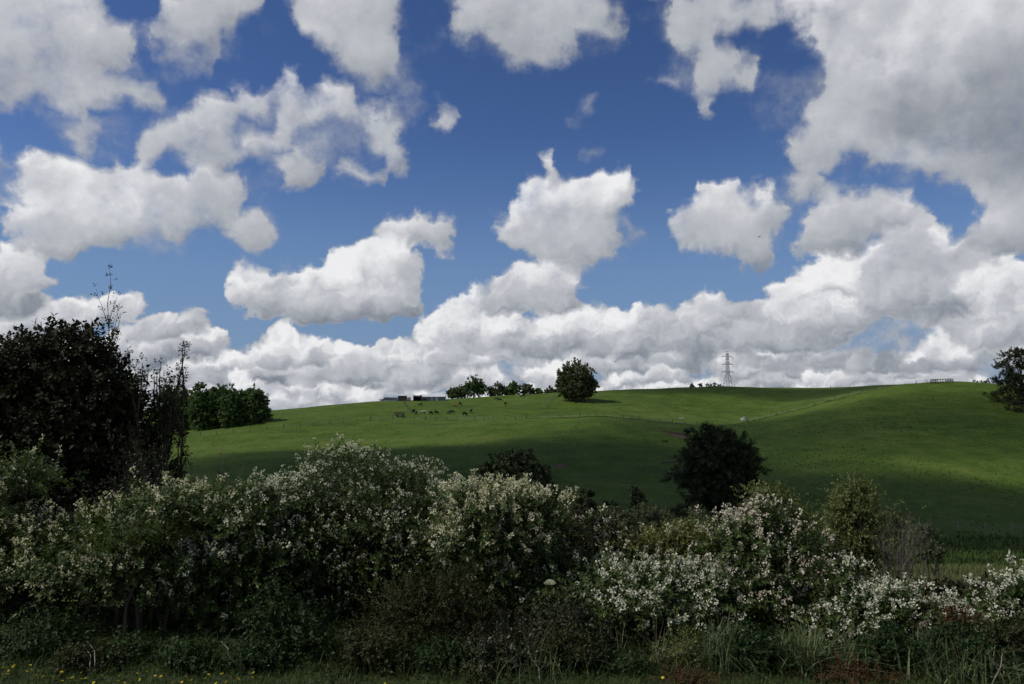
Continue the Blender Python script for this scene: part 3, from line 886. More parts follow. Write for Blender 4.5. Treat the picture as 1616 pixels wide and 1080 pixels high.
# ---------------------------------------------------------------- hedge of flowering shrubs along the line (near)
G_HEDGE = 'flowering shrubs of the trackside hedge'
shrub('privet_shrub', 'dim flowering shrub at the left edge below the big dark tree', 'shrub',
      [(40, 742, 62, 48), (-30, 800, 80, 80), (70, 850, 90, 55), (0, 900, 90, 50), (-90, 860, 90, 110)], 12.6, 1747, L_PRIVET, flower=F_CREAM, ff=0.30, seed=2, group=G_HEDGE)
shrub('privet_shrub', 'spreading cream-flowered shrub with overhanging skirt, second from the left edge', 'shrub',
      [(215, 823, 100, 45), (290, 793, 80, 38), (130, 890, 100, 45), (235, 880, 120, 52), (170, 918, 70, 30), (270, 933, 80, 40)], 12.0, 2284, L_PRIVET, flower=F_CREAM, ff=0.42, r=0.2, k=14, seed=3, group=G_HEDGE, low=-0.7)
shrub('privet_shrub', 'dark shrub with sparse blossom left of the tall flowering mound', 'shrub',
      [(365, 812, 80, 46), (340, 884, 90, 50), (400, 787, 60, 36), (340, 942, 70, 36), (420, 862, 50, 50)], 12.2, 1747, L_PRIVET, flower=F_WHITE, ff=0.22, r=0.2, k=14, seed=4, group=G_HEDGE, low=-0.7)
shrub('privet_shrub', 'tallest rounded mound of small white blossom in the hedge', 'shrub',
      [(560, 765, 115, 70), (470, 805, 90, 60), (645, 790, 95, 66), (555, 850, 150, 80), (700, 815, 55, 45), (440, 860, 70, 60), (640, 880, 110, 60), (520, 930, 110, 50)], 13.0, 5241, L_PRIVET, SPR_SMALL, flower=F_WHITE, ff=0.85, pan=PAN_SMALL, seed=5, group=G_HEDGE, scale=(0.85, 1.3))
shrub('privet_shrub', 'densest cream blossom in the hedge, right of the tall mound', 'shrub',
      [(790, 795, 75, 42), (755, 850, 78, 66), (845, 805, 50, 36), (738, 785, 38, 32), (765, 905, 58, 45), (815, 850, 50, 40)], 12.2, 2553, L_PRIVET, flower=F_CREAM, ff=0.85, seed=6, group=G_HEDGE)
shrub('privet_shrub', 'low dark shrub behind the round white flower head', 'shrub',
      [(890, 905, 60, 44), (930, 925, 70, 55), (850, 930, 60, 60), (868, 872, 44, 26)], 12.2, 1747, L_PRIVET, flower=F_WHITE, ff=0.14, seed=7, group=G_HEDGE)
shrub('privet_shrub', 'white-flowered shrub in front of the yellowish bush at centre right', 'shrub',
      [(975, 915, 62, 34), (1055, 915, 80, 42), (1110, 928, 60, 44), (1010, 955, 80, 42), (1100, 965, 60, 36)], 11.6, 2016, L_PRIVET, flower=F_WHITE, ff=0.48, seed=8, r=0.2, group=G_HEDGE)
shrub('privet_shrub', 'small low clump of pure white blossom drooping near the ground', 'shrub',
      [(1035, 962, 46, 24), (1000, 950, 30, 16), (1070, 980, 26, 20)], 11.0, 319, L_PRIVET, flower=F_WHITE, ff=0.8, seed=9, group=G_HEDGE, fl_top=0.6)
shrub('privet_shrub', 'tall pinkish white shrub before the dark conifer', 'shrub',
      [(1215, 816, 46, 44), (1170, 854, 56, 52), (1238, 864, 62, 50), (1190, 909, 84, 55), (1238, 934, 80, 55), (1140, 934, 70, 50)], 12.0, 2688, L_PRIVET, flower=F_PINKISH, ff=0.55, seed=10, group=G_HEDGE)
shrub('privet_shrub', 'pale flowering shrub below the bare grey bush', 'shrub',
      [(1350, 960, 66, 44), (1405, 955, 62, 40), (1332, 920, 26, 36), (1440, 985, 54, 30), (1320, 990, 60, 30)], 11.2, 1612, L_PRIVET, flower=F_WHITE, ff=0.66, seed=12, group=G_HEDGE)
shrub('privet_shrub', 'rightmost shrub of white drooping sprays by the grass patch', 'shrub',
      [(1545, 959, 55, 32), (1600, 929, 46, 34), (1520, 994, 60, 30), (1600, 999, 62, 46), (1650, 954, 60, 60)], 11.2, 1545, L_PRIVET, flower=F_WHITE, ff=0.6, seed=13, group=G_HEDGE)
shrub('privet_shrub', 'small reddish shrub with tiny white flowers near the right edge', 'shrub',
      [(1490, 972, 46, 28), (1460, 997, 40, 28), (1510, 1012, 50, 24)], 10.9, 564, L_RED, SPR_SMALL, flower=F_WHITE, ff=0.4, pan=PAN_SMALL, seed=14, group=G_HEDGE)
shrub('green_shrub', 'yellowish green leafy patch among the cream blossom at the left', 'shrub',
      [(215, 838, 52, 26), (180, 855, 34, 22), (262, 826, 34, 20)], 11.4, 420, L_FRESH, SPR_FINE, seed=28, group=G_HEDGE, scale=(0.9, 1.3))
G_UNDER = 'bushes growing along the foot of the hedge'
shrub('olive_bush', 'brownish olive bush in front of the tall white mound', 'bush',
      [(650, 945, 85, 55), (710, 915, 60, 45), (610, 1000, 80, 50), (740, 970, 70, 50), (680, 1010, 90, 45)], 11.0, 2016, L_BROWN, SPR_FINE, seed=15, group=G_UNDER, scale=(0.9, 1.3))
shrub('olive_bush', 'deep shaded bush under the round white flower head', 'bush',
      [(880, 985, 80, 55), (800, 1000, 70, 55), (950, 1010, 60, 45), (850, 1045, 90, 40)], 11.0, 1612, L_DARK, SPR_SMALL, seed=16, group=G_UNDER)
shrub('nettle_clump', 'green leafy clump at the foot of the tall white mound', 'bush',
      [(470, 1010, 70, 55), (430, 960, 45, 50), (520, 1050, 70, 40), (430, 1050, 60, 40)], 10.7, 1209, L_GREEN, SPR_NETTLE, seed=17, group=G_UNDER)
shrub('nettle_clump', 'green leafy clump near the left corner above the yellow flowers', 'bush',
      [(60, 999, 80, 45), (10, 1024, 60, 40), (110, 1029, 50, 30)], 10.9, 940, L_GREEN, SPR_NETTLE, seed=18, group=G_UNDER)
shrub('nettle_clump', 'low green clump between the two grey dead stalks', 'bush',
      [(215, 1024, 46, 34), (275, 1034, 30, 26), (180, 1044, 40, 20)], 10.6, 564, L_GREEN, SPR_NETTLE, seed=19, group=G_UNDER)
shrub('nettle_clump', 'bright green clump in the middle of the bottom edge', 'bush',
      [(985, 1045, 46, 30), (960, 1060, 40, 22)], 10.2, 349, L_GREEN, SPR_NETTLE, seed=21, group=G_UNDER)
shrub('fern_bush', 'feathery dull green bush under the reddish shrub', 'bush',
      [(1530, 1010, 60, 30), (1490, 1020, 40, 24), (1580, 1030, 50, 34), (1620, 1050, 50, 40)], 10.6, 833, L_BROWN, SPR_FINE, seed=22, group=G_UNDER, scale=(0.9, 1.4))
shrub('fern_bush', 'yellow green fern tuft under the pinkish white shrub', 'bush',
      [(1285, 1000, 26, 16), (1275, 1012, 20, 12)], 10.9, 174, L_OLIVE, SPR_FINE, seed=23, group=G_UNDER, stem_n=1)
shrub('fern_bush', 'olive weed between the white clump and the tall tussock', 'bush',
      [(1090, 1010, 34, 30), (1075, 1040, 30, 24)], 10.5, 322, L_OLIVE, SPR_FINE, seed=24, group=G_UNDER, stem_n=1)
shrub('low_weed', 'reddish brown weed patch left of the tall tussock', 'weed', [(1080, 1066, 50, 16), (1130, 1075, 40, 12)], 9.8, 349, L_RED, SPR_FINE, seed=25, group=G_UNDER, stem_n=1)
shrub('low_weed', 'brown weed patch between the tussocks at the lower right', 'weed', [(1350, 1055, 60, 22), (1400, 1065, 46, 16)], 9.9, 483, L_RED, SPR_FINE, seed=26, group=G_UNDER, stem_n=1)
shrub('low_weed', 'dark weed patch in the bottom middle beside the deep shade', 'weed', [(760, 1060, 70, 22), (690, 1066, 50, 18), (560, 1070, 60, 16)], 10.0, 564, L_BROWN, SPR_SMALL, seed=27, group=G_UNDER, stem_n=1)
G_WEED = 'leafy weeds along the bottom edge'
for i, (u, w, h, mt, lab) in enumerate([(410, 50, 22, L_GREEN, 'leafy green weeds right of the single pale bent stick'), (590, 60, 28, L_BROWN, 'olive weeds at the bottom edge below the brownish bush'), (700, 50, 20, L_GREEN, 'dull green weeds at the bottom edge left of the deep shade'),
                                        (790, 60, 30, L_DARK, 'dark weeds at the bottom edge in the deep shade'), (900, 60, 34, L_BROWN, 'brown green weeds at the bottom edge right of the deep shade'), (1190, 46, 34, L_GREEN, 'green weeds between the two largest tussocks'),
                                        (1410, 60, 36, L_GREEN, 'green weeds in front of the broad-bladed right tussock'), (1530, 60, 40, L_GREEN, 'green weeds under the feathery dull green bush'), (1600, 50, 44, L_BROWN, 'olive weeds in the lower right corner'),
                                        (300, 40, 14, L_GREEN, 'low green weeds between the yellow flowers and the dark gap'), (140, 50, 16, L_BROWN, 'low olive weeds around the two pale stalks at the left')]):
    d = 10.2; vb = 645 + 3.2 / d * FPX
    shrub('weed_clump', lab, 'weed', [(u - w * 0.4, vb - h * 0.8, w * 0.7, h), (u + w * 0.4, vb - h * 0.6, w * 0.7, h * 0.9), (u, vb - h * 1.1, w * 0.5, h * 0.8)], d, 330, mt, SPR_NETTLE if i % 2 else SPR_SMALL, seed=60 + i, group=G_WEED, stem_n=1, k=5, r=0.09, up=0.7)
# ---------------------------------------------------------------- shrubs just behind the hedge
G_BEHIND = 'shrubs behind the hedge'
shrub('olive_shrub', 'olive green shrub behind the pinkish white blossom', 'shrub', [(1213, 785, 40, 42), (1240, 825, 46, 48), (1265, 880, 48, 54)], 14.6, 1680, L_OLIVE, SPR_SMALL, seed=31, group=G_BEHIND)
shrub('olive_shrub', 'upright olive green shrub standing clear against the right hill', 'shrub', [(1352, 778, 34, 32), (1346, 806, 44, 40), (1356, 840, 46, 46), (1350, 880, 50, 46)], 15.2, 2300, L_OLIVE, SPR_SMALL, flat=1.0, r=0.12, seed=32, group=G_BEHIND)
shrub('yellow_shrub', 'yellowish green shrub behind the white blossom at centre right', 'shrub', [(1075, 848, 70, 22), (1010, 862, 60, 22), (1130, 862, 40, 24), (1060, 880, 90, 26)], 13.6, 1209, L_PRIVET_Y, SPR_PRIVET, flower=F_CREAM, ff=0.08, seed=33, group=G_BEHIND)
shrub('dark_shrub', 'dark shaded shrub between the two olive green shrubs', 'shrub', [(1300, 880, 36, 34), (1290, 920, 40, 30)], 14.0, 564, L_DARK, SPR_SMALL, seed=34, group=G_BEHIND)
# bare grey bush
b = foot(1412, 14.6)
twigs('bare_bush', 'bare grey twiggy bush beside the upright olive shrub', 'bush', b, at(1412, 800, 14.6).z - b.z, 18, 0.34, BARK_GREY, 3, r0=0.016, levels=2, leafmat=L_OLIVE, leaf_n=120, base_w=0.45)
b = foot(905, 14.4)
twigs('bare_bush', 'grey leafless tangle behind the cream blossom near the paling fence', 'bush', b, at(905, 808, 14.4).z - b.z, 14, 0.45, BARK_GREY, 4, r0=0.012, levels=2, base_w=0.6, upright=0.5)
# ---------------------------------------------------------------- left trees
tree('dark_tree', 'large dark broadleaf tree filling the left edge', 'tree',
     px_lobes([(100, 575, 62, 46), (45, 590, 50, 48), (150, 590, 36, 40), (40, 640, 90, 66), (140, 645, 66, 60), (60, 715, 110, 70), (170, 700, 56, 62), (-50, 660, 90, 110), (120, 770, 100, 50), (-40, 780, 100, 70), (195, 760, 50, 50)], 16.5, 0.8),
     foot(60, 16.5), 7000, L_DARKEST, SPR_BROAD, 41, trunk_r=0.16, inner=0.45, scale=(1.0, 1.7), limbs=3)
tw = foot(86, 17.2)
twigs('bare_sapling', 'tall thin sapling rising above the big dark tree', 'sapling', tw, at(86, 420, 17.2).z - tw.z, 2, 0.16, BARK, 12, r0=0.085, levels=2, leafmat=L_DARK, leaf_n=800, leaf_size=0.06, upright=2.0)
tw = foot(206, 18.0)
twigs('sparse_sapling', 'fine twigged sapling touching the right side of the dark tree', 'sapling', tw, at(206, 550, 18.0).z - tw.z, 9, 0.2, BARK, 23, hmin=0.75, sub=(0.15, 0.3), r0=0.06, levels=2, leafmat=L_DARK, leaf_n=1800, leaf_size=0.06, upright=1.6)
tw = foot(243, 17.0)
twigs('sparse_sapling', 'clump of upright bare leaders left of the poplar row', 'sapling', tw, at(243, 546, 17.0).z - tw.z, 18, 0.20, BARK, 34, hmin=0.72, sub=(0.12, 0.28), r0=0.085, levels=1, leafmat=L_BROWN, leaf_n=3600, leaf_size=0.06, upright=1.8, base_w=0.45)
twigs('bare_bush', 'dark twiggy bush at the foot of the upright bare leaders', 'bush', foot(245, 15.0), at(250, 650, 15).z - foot(250, 15).z, 14, 0.3, BARK, 35, r0=0.02, levels=2, leafmat=L_DARK, leaf_n=1600, base_w=0.7, leaf_size=0.05)
twigs('bare_bush', 'few bare brown twigs standing between the left shrubs and the tall mound', 'bush', foot(332, 13.6), at(332, 695, 13.6).z - foot(332, 13.6).z, 5, 0.3, BARK, 36, r0=0.012, levels=2, leafmat=L_RED, leaf_n=160, base_w=0.4, leaf_size=0.05)
twigs('bare_bush', 'thin dry twigs left of the tall white mound', 'bush', foot(372, 13.8), at(372, 705, 13.8).z - foot(372, 13.8).z, 4, 0.25, BARK_PALE, 37, r0=0.008, levels=2, base_w=0.3)

# undergrowth that closes the hedge below, shade put into its very dark leaf colour
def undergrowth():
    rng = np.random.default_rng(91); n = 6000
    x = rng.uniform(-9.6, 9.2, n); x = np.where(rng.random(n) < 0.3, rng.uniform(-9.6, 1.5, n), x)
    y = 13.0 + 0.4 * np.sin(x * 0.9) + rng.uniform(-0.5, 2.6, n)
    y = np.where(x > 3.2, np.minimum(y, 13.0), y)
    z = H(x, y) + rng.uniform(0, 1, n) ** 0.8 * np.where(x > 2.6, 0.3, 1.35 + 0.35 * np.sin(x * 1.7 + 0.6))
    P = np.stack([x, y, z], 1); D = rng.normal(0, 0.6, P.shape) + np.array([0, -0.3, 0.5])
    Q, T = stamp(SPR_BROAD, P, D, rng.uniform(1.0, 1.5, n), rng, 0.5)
    link('undergrowth', quads_mesh('undergrowth', Q, T, L_DARKEST), kind='stuff', label='leafy undergrowth closing the hedge near the ground, its shade put into the leaf colour')
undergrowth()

# ================================================================= trees on the hill and in the valley
def tmpl(seed, leaf, n=5, spread=1.0, lw=0.6):
    """clump of big flat leaf masses for trees seen from far away"""
    return [sprig(seed + i, n, leaf * 1.6, leaf, lw, spread, 0.4, whorl=3) for i in range(4)]
FAR_S, FAR_M = tmpl(500, 0.26, 5, lw=0.8), tmpl(520, 0.36, 5, lw=0.8)
def needle_tmpl(seed, leaf):
    return [sprig(seed + i, 7, leaf * 1.8, leaf, 0.28, 0.8, 0.3, whorl=3) for i in range(4)]
NEEDLE = needle_tmpl(540, 0.42)

# poplar row at the left
G_POP = 'row of poplars on the left slope'
pop = [(262, 612, 17), (282, 618, 15), (299, 614, 16), (316, 612, 15), (333, 615, 14), (349, 612, 15), (365, 613, 15), (381, 616, 14), (396, 615, 14), (408, 618, 10)]
order = ['first (leftmost)', 'second', 'third', 'fourth', 'fifth', 'sixth', 'seventh', 'eighth', 'ninth', 'tenth (rightmost)']
for i, (u, vt, w) in enumerate(pop):
    d = 222 + RNG.uniform(-5, 5)
    g = foot(u, d)
    vb = 645 - (g.z - CAMZ) / d * FPX
    hh = vb - vt
    tree('poplar_tree', f'{order[i]} of the ten green poplars in the left row', 'tree',
         px_lobes([(u, vt + hh * 0.22, w * 0.62, hh * 0.24), (u - 3, vt + hh * 0.42, w * 0.85, hh * 0.26), (u + 3, vt + hh * 0.62, w * 0.9, hh * 0.26), (u, vt + hh * 0.8, w * 0.85, hh * 0.22)], d, 0.9),
         g, 640, L_POPLAR, FAR_M, 600 + i, flat=1.0, r=0.45, inner=0.4, trunk_r=0.22, scale=(1.0, 1.7), group=G_POP, limbs=1)
# big round tree on the ridge
g = on_ground(909, 634)
d = g.y
tree('round_tree', 'large rounded tree standing alone on the ridge', 'tree',
     px_lobes([(908, 590, 22, 18), (897, 600, 16, 20), (921, 600, 17, 20), (910, 608, 27, 20), (930, 612, 10, 13), (890, 606, 9, 15), (908, 621, 24, 11)], d, 0.95),
     g, 3200, L_TREE, FAR_S, 620, trunk_r=0.35, low=-1.0, scale=(1.2, 1.8), flat=1.0, r=0.35, inner=0.4)
G_RIDGE = 'trees along the ridge right of the shed'
ridge = [(712, 622, 5, 6, 'tiny tree at the left end of the ridge trees'), (723, 620, 10, 8, 'low bushy tree left of the tallest ridge tree'),
         (748, 612, 18, 14, 'tallest rounded tree of the cluster right of the shed'), (786, 616, 15, 9, 'broad low tree in the middle of the ridge trees'),
         (810, 613, 11, 11, 'rounded tree right of the broad low ridge tree'), (833, 615, 8, 8, 'small tree at the right end of the ridge cluster'),
         (849, 619, 6, 4, 'low bush on the skyline left of the lone round tree'), (867, 618, 6, 5, 'last low bush beside the lone round tree'), (876, 621, 5, 3, 'tiny bush touching the lone round tree')]
for i, (u, v, ru, rv, lab) in enumerate(ridge):
    d = 326.0
    g = foot(u, d)
    tree('ridge_tree', lab, 'tree', px_lobes([(u, v - rv * 0.25, ru * 0.7, rv * 0.75), (u - ru * 0.45, v + rv * 0.2, ru * 0.6, rv * 0.7), (u + ru * 0.45, v + rv * 0.2, ru * 0.6, rv * 0.7), (u, v + rv * 0.5, ru * 0.8, rv * 0.6)], d, 0.9),
         g, int(90 + ru * rv * 2.2), L_TREE if i % 2 else L_POPLAR, FAR_M, 640 + i, flat=0.9, trunk_r=0.2, scale=(1.0, 1.6), group=G_RIDGE, limbs=1)
# far skyline bushes by the pylon
G_SKY = 'bushes on the skyline by the pylon'
for i, (u, v, r, lab) in enumerate([(1094, 609, 3.4, 'leftmost skyline bush left of the pylon'), (1105, 609.6, 2.2, 'second skyline bush left of the pylon'), (1118, 609.8, 2.6, 'third skyline bush left of the pylon'), (1127, 609, 3.2, 'fourth skyline bush left of the pylon'), (1137, 609.6, 3, 'skyline bush next to the pylon foot')]):
    d = 345.0
    g = foot(u, d)
    tree('skyline_bush', lab, 'bush', px_lobes([(u, v, r * 1.3, r)], d, 0.9), g, 40, L_CONIFER, FAR_M, 660 + i, trunk_r=0.1, group=G_SKY, limbs=1)
# dark conifer in the valley
g = on_ground(1135, 838, 60)
d = g.y
tree('dark_conifer', 'large dark evergreen tree in the valley at centre right', 'tree',
     px_lobes([(1110, 690, 14, 13), (1132, 692, 17, 14), (1152, 706, 18, 16), (1168, 722, 15, 15), (1180, 716, 6, 9), (1182, 744, 9, 12), (1126, 718, 30, 20), (1104, 732, 14, 13), (1144, 744, 33, 24), (1080, 752, 17, 8), (1110, 764, 22, 18), (1162, 774, 24, 26), (1126, 794, 28, 20), (1096, 802, 15, 13), (1154, 814, 32, 22), (1112, 820, 22, 14)], d, 0.85),
     g, 2600, L_CONIFER, NEEDLE, 680, trunk_r=0.4, scale=(0.8, 1.4), up=0.05, limbs=2, r=0.75, flat=0.3)
G_VAL = 'dark bushes on the valley floor'
val = [('round_bush', 'rounded dark evergreen bush above the cream blossom', 'bush', [(812, 736, 30, 22), (796, 752, 30, 24), (830, 754, 28, 26), (812, 768, 44, 24)], 78, 1300, L_CONIFER),
       ('round_bush', 'smaller dark bush right of the rounded evergreen bush', 'bush', [(872, 792, 17, 16), (886, 800, 12, 12)], 82, 260, L_CONIFER),
       ('dark_sapling', 'small conical dark sapling in the valley left of the grey bushes', 'sapling', [(925, 790, 6, 16), (925, 806, 11, 14)], 84, 160, L_CONIFER),
       ('dark_sapling', 'tallest thin dark sapling on the valley floor left of the conifer', 'sapling', [(1006, 786, 5, 18), (1005, 806, 11, 20)], 84, 190, L_CONIFER),
       ('dark_sapling', 'short dark sapling just left of the tallest thin one', 'sapling', [(968, 806, 7, 14), (968, 816, 11, 10)], 84, 120, L_CONIFER),
       ('grey_bush', 'grey green bush beside the paling fence', 'bush', [(955, 828, 22, 14), (975, 832, 22, 18), (940, 836, 16, 12)], 34, 480, L_GORSE),
       ('grey_bush', 'pale bush left of the paling fence', 'bush', [(903, 818, 20, 11), (890, 828, 16, 12)], 34, 240, L_GORSE),
       ('grey_bush', 'grey green bush in shade right of the paling fence', 'bush', [(1025, 818, 20, 12), (1050, 828, 22, 16), (1015, 832, 18, 14)], 40, 420, L_GORSE),
       ('grey_bush', 'bluish grey bush at the foot of the dark conifer', 'bush', [(1100, 812, 10, 12), (1105, 824, 14, 10)], 50, 170, L_GORSE),
       ('grey_bush', 'low yellowish bush in front of the dark conifer', 'bush', [(1090, 842, 24, 12), (1060, 846, 20, 10)], 30, 260, L_OLIVE),
       ('valley_bush', 'dark bush beside the bare grey bush by the valley fence', 'bush', [(1420, 818, 18, 12), (1405, 830, 16, 14)], 60, 260, L_CONIFER),
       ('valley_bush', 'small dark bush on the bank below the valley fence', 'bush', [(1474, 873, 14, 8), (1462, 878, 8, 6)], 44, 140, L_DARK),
       ('valley_bush', 'leafy blue green bush right of the bare grey bush', 'bush', [(1452, 842, 14, 10), (1466, 846, 10, 8)], 48, 160, L_GORSE),
       ('valley_bush', 'pale small bush in the dark bank right of the bare grey bush', 'bush', [(1474, 868, 9, 5)], 43, 60, L_GORSE)]
for i, (nm, lab, cat, sp, d, n, mat) in enumerate(val):
    u = sum(s[0] for s in sp) / len(sp)
    tree(nm, lab, cat, px_lobes(sp, d, 0.9), foot(u, d), n, mat, FAR_S if d > 60 else SPR_BROAD, 700 + i, trunk_r=0.08 if d < 60 else 0.14, scale=(0.7, 1.3) if d > 60 else (1.0, 1.8), group=G_VAL, limbs=1, low=-0.9)
# pine at the right edge with scrub beneath
d = 212.0
g = foot(1618, d)
tree('pine_tree', 'dark pine tree cut by the right edge', 'tree',
     px_lobes([(1606, 562, 16, 9), (1622, 566, 22, 12), (1596, 582, 16, 9), (1618, 588, 24, 12), (1590, 602, 15, 8), (1614, 610, 26, 12), (1640, 596, 22, 16), (1604, 626, 24, 10), (1632, 632, 24, 14), (1582, 598, 9, 5)], d, 0.9),
     g, 1300, L_CONIFER, needle_tmpl(545, 0.7), 730, trunk_r=0.35, scale=(0.6, 1.05), up=0.4, limbs=2)
tree('ridge_scrub', 'grey brown scrub under the pine at the right edge', 'bush', px_lobes([(1606, 642, 16, 10), (1592, 632, 10, 8), (1622, 650, 16, 14)], 204, 0.9), foot(1608, 204), 330, L_GORSE, FAR_S, 731, trunk_r=0.12, limbs=2)
G_FARP = 'small conifers on the right skyline'
for i, u in enumerate([1536, 1541, 1546, 1551, 1555, 1559, 1563, 1568, 1573]):
    d = 300.0; g = foot(u, d); v = 605 - (2.5 if i % 2 else 0.5)
    tree('skyline_conifer', f'{order[i].replace(" (leftmost)", "")} small dark conifer from the left in the skyline row by the pine', 'tree', px_lobes([(u, v - 1, 1.6, 3.2), (u, v + 3, 3.2, 3)], d, 0.9), g, 34, L_CONIFER, FAR_M, 740 + i, trunk_r=0.08, group=G_FARP, limbs=1, scale=(0.5, 0.8))
# yellow-green scrub on the knoll's shoulder
G_KNOLL = 'low scrub on the right knoll'
for i, (u, v, ru, rv, lab) in enumerate([(1568, 622, 16, 4, 'upper patch of yellow green scrub left of the pine'), (1580, 630, 14, 4, 'lower patch of yellow green scrub left of the pine')]):
    g = on_ground(u, v + 3); tree('knoll_scrub', lab, 'bush', px_lobes([(u - ru * 0.5, v, ru * 0.6, rv), (u + ru * 0.5, v + 1, ru * 0.6, rv)], g.y, 0.6), g, 160, L_OLIVE, FAR_S, 760 + i, trunk_r=0.06, group=G_KNOLL, limbs=1)

# ================================================================= fences
WOOD = solid('weathered_wood', (0.20, 0.18, 0.15), 0.35, 5.0, 0.9)
WOOD_DARK = solid('dark_timber', (0.055, 0.048, 0.042), 0.35, 5.0, 0.9)
WIRE = solid('fence_wire', (0.22, 0.22, 0.22), 0.2, 3.0, 0.5, 0.5, 0.6)
def post_mesh(h, r, mat, k=6):
    mb = MB(); mb.tube([(0, 0, -0.35), (0, 0, h * 0.6), (0.01, 0, h)], [r, r * 0.97, r * 0.85], k)
    return mb.mesh('post', mat)
POST = post_mesh(1.0, 0.06, WOOD_DARK); POST_PALE = post_mesh(1.2, 0.085, WOOD); POST_FAT = post_mesh(1.15, 0.10, WOOD_DARK); BATTEN = post_mesh(1.05, 0.04, WOOD_DARK, 4)
def fence(label, line, spacing, post, wires=4, fat=None, batten=0, jit=0.05):
    """posts along a line of ground points, with wires from post to post"""
    pts = [Vector(p) for p in line]
    seg = []; acc = 0
    root = thing('wire_fence', label, 'fence', pts[0], 'wire fences across the pasture')
    L = [(pts[i + 1] - pts[i]).to_2d().length for i in range(len(pts) - 1)]
    tot = sum(L); n = max(2, int(tot / spacing)); tops = []
    for k in range(n + 1):
        s = tot * k / n; i = 0
        while i < len(L) - 1 and s > L[i]: s -= L[i]; i += 1
        p = pts[i].lerp(pts[i + 1], min(1, s / max(L[i], 1e-6)))
        p = Vector((p.x, p.y, hz(p.x, p.y)))
        is_fat = fat is not None and (k % fat == 0)
        o = link('post', POST_FAT if is_fat else post, root, p - pts[0])
        o.rotation_euler = (random.uniform(-jit, jit), random.uniform(-jit, jit), random.uniform(0, 3))
        o.scale = (1, 1, random.uniform(0.9, 1.1))
        tops.append(p - pts[0])
        for q in range(batten):
            if k < n: tops_b.append(p)
    for w in range(wires):
        z = 0.2 + 0.85 * w / max(1, wires - 1)
        mb = MB(); mb.tube([t + Vector((0.06, 0, z)) for t in tops], 0.006, 3, cap=False)
        mb.build('wire', WIRE, root)
    return root
tops_b = []
def gline(*uv, d0=60.0): return [on_ground(u, v, d0) for u, v in uv]
fence('long post and wire fence along the crest below the cows', gline((585, 664), (640, 663), (720, 663), (770, 665), (830, 662), (900, 660), (980, 660)), 3.0, POST, fat=5)
fence('fence running down from the crest to the swale beside the dark conifer', gline((984, 661), (1020, 664), (1060, 668), (1100, 672)), 3.0, POST, fat=5)
fence('short dark fence climbing the ridge left of the lone round tree', gline((862, 645), (868, 636), (876, 627)), 4.5, POST, wires=5)
fence('dark fence running down from the shed to the grazing cows', gline((637, 637), (644, 645), (650, 652)), 3.0, POST, wires=5)
fence('fence climbing from the trough up the side of the right knoll', gline((1180, 668), (1240, 651), (1300, 634), (1350, 622), (1400, 612)), 4.0, POST, fat=6)
fence('skyline fence on the crown of the right knoll', [foot(u, 250) for u in (1395, 1430, 1465)], 3.0, POST, fat=3)
fence('skyline fence of thin posts left of the pylon', [foot(u, 322) for u in (955, 1000, 1050, 1090)], 7.0, POST, fat=4)
fence('skyline fence right of the pylon', [foot(u, 333) for u in (1160, 1220, 1290, 1350)], 9.0, POST, fat=4)
fence('pale posted fence along the valley floor at the right', gline((1300, 836), (1400, 838), (1480, 838), (1560, 840), (1640, 842)), 3.2, POST_PALE, fat=None)
fence('faint fence crossing the left slope below the poplars', gline((290, 690), (380, 683), (470, 676), (585, 665)), 4.0, POST, fat=6)
# paler ungrazed grass along two of the fences, a ragged ribbon laid on the slope
M_UNGRAZED = solid('ungrazed_grass', (0.080, 0.112, 0.026), 0.4, 0.9, 0.9, 0.1)
def fence_grass(label, line, width, seed):
    r = np.random.default_rng(seed); P = np.array([tuple(p) for p in line]); k = 12
    B = np.concatenate([P[i] + (P[i + 1] - P[i]) * np.linspace(0, 1, k, endpoint=False)[:, None] for i in range(len(P) - 1)])
    n = len(B); m = 7
    lo = r.uniform(-0.8, 0.4, n); hi = width * r.uniform(0.75, 1.1, n) * np.clip(np.minimum(np.arange(n), n - 1 - np.arange(n)) / 6.0, 0.15, 1)
    t = np.linspace(0, 1, m)
    X = np.repeat(B[:, :1], m, 1); Y = B[:, 1:2] + lo[:, None] + (hi - lo)[:, None] * t[None]
    Z = H(X, Y) + 0.07 + r.uniform(0, 0.10, X.shape)
    idx = np.arange(n * m).reshape(n, m)
    F = np.stack([idx[:-1, :-1], idx[1:, :-1], idx[1:, 1:], idx[:-1, 1:]], -1).reshape(-1, 4)
    link('ungrazed_strip', mesh_np('ungrazed_strip', np.stack([X, Y, Z], -1).reshape(-1, 3), F, [M_UNGRAZED], smooth=True), kind='structure', label=label)
fence_grass('paler ungrazed grass along the fence on the right knoll', gline((1150, 671), (1200, 662), (1240, 652), (1300, 635), (1350, 623), (1400, 613)), 7.0, 1)
fence_grass('paler ungrazed grass along the crest fence', gline((830, 661), (900, 660), (980, 660), (1020, 664), (1060, 668), (1100, 672)), 6.0, 2)
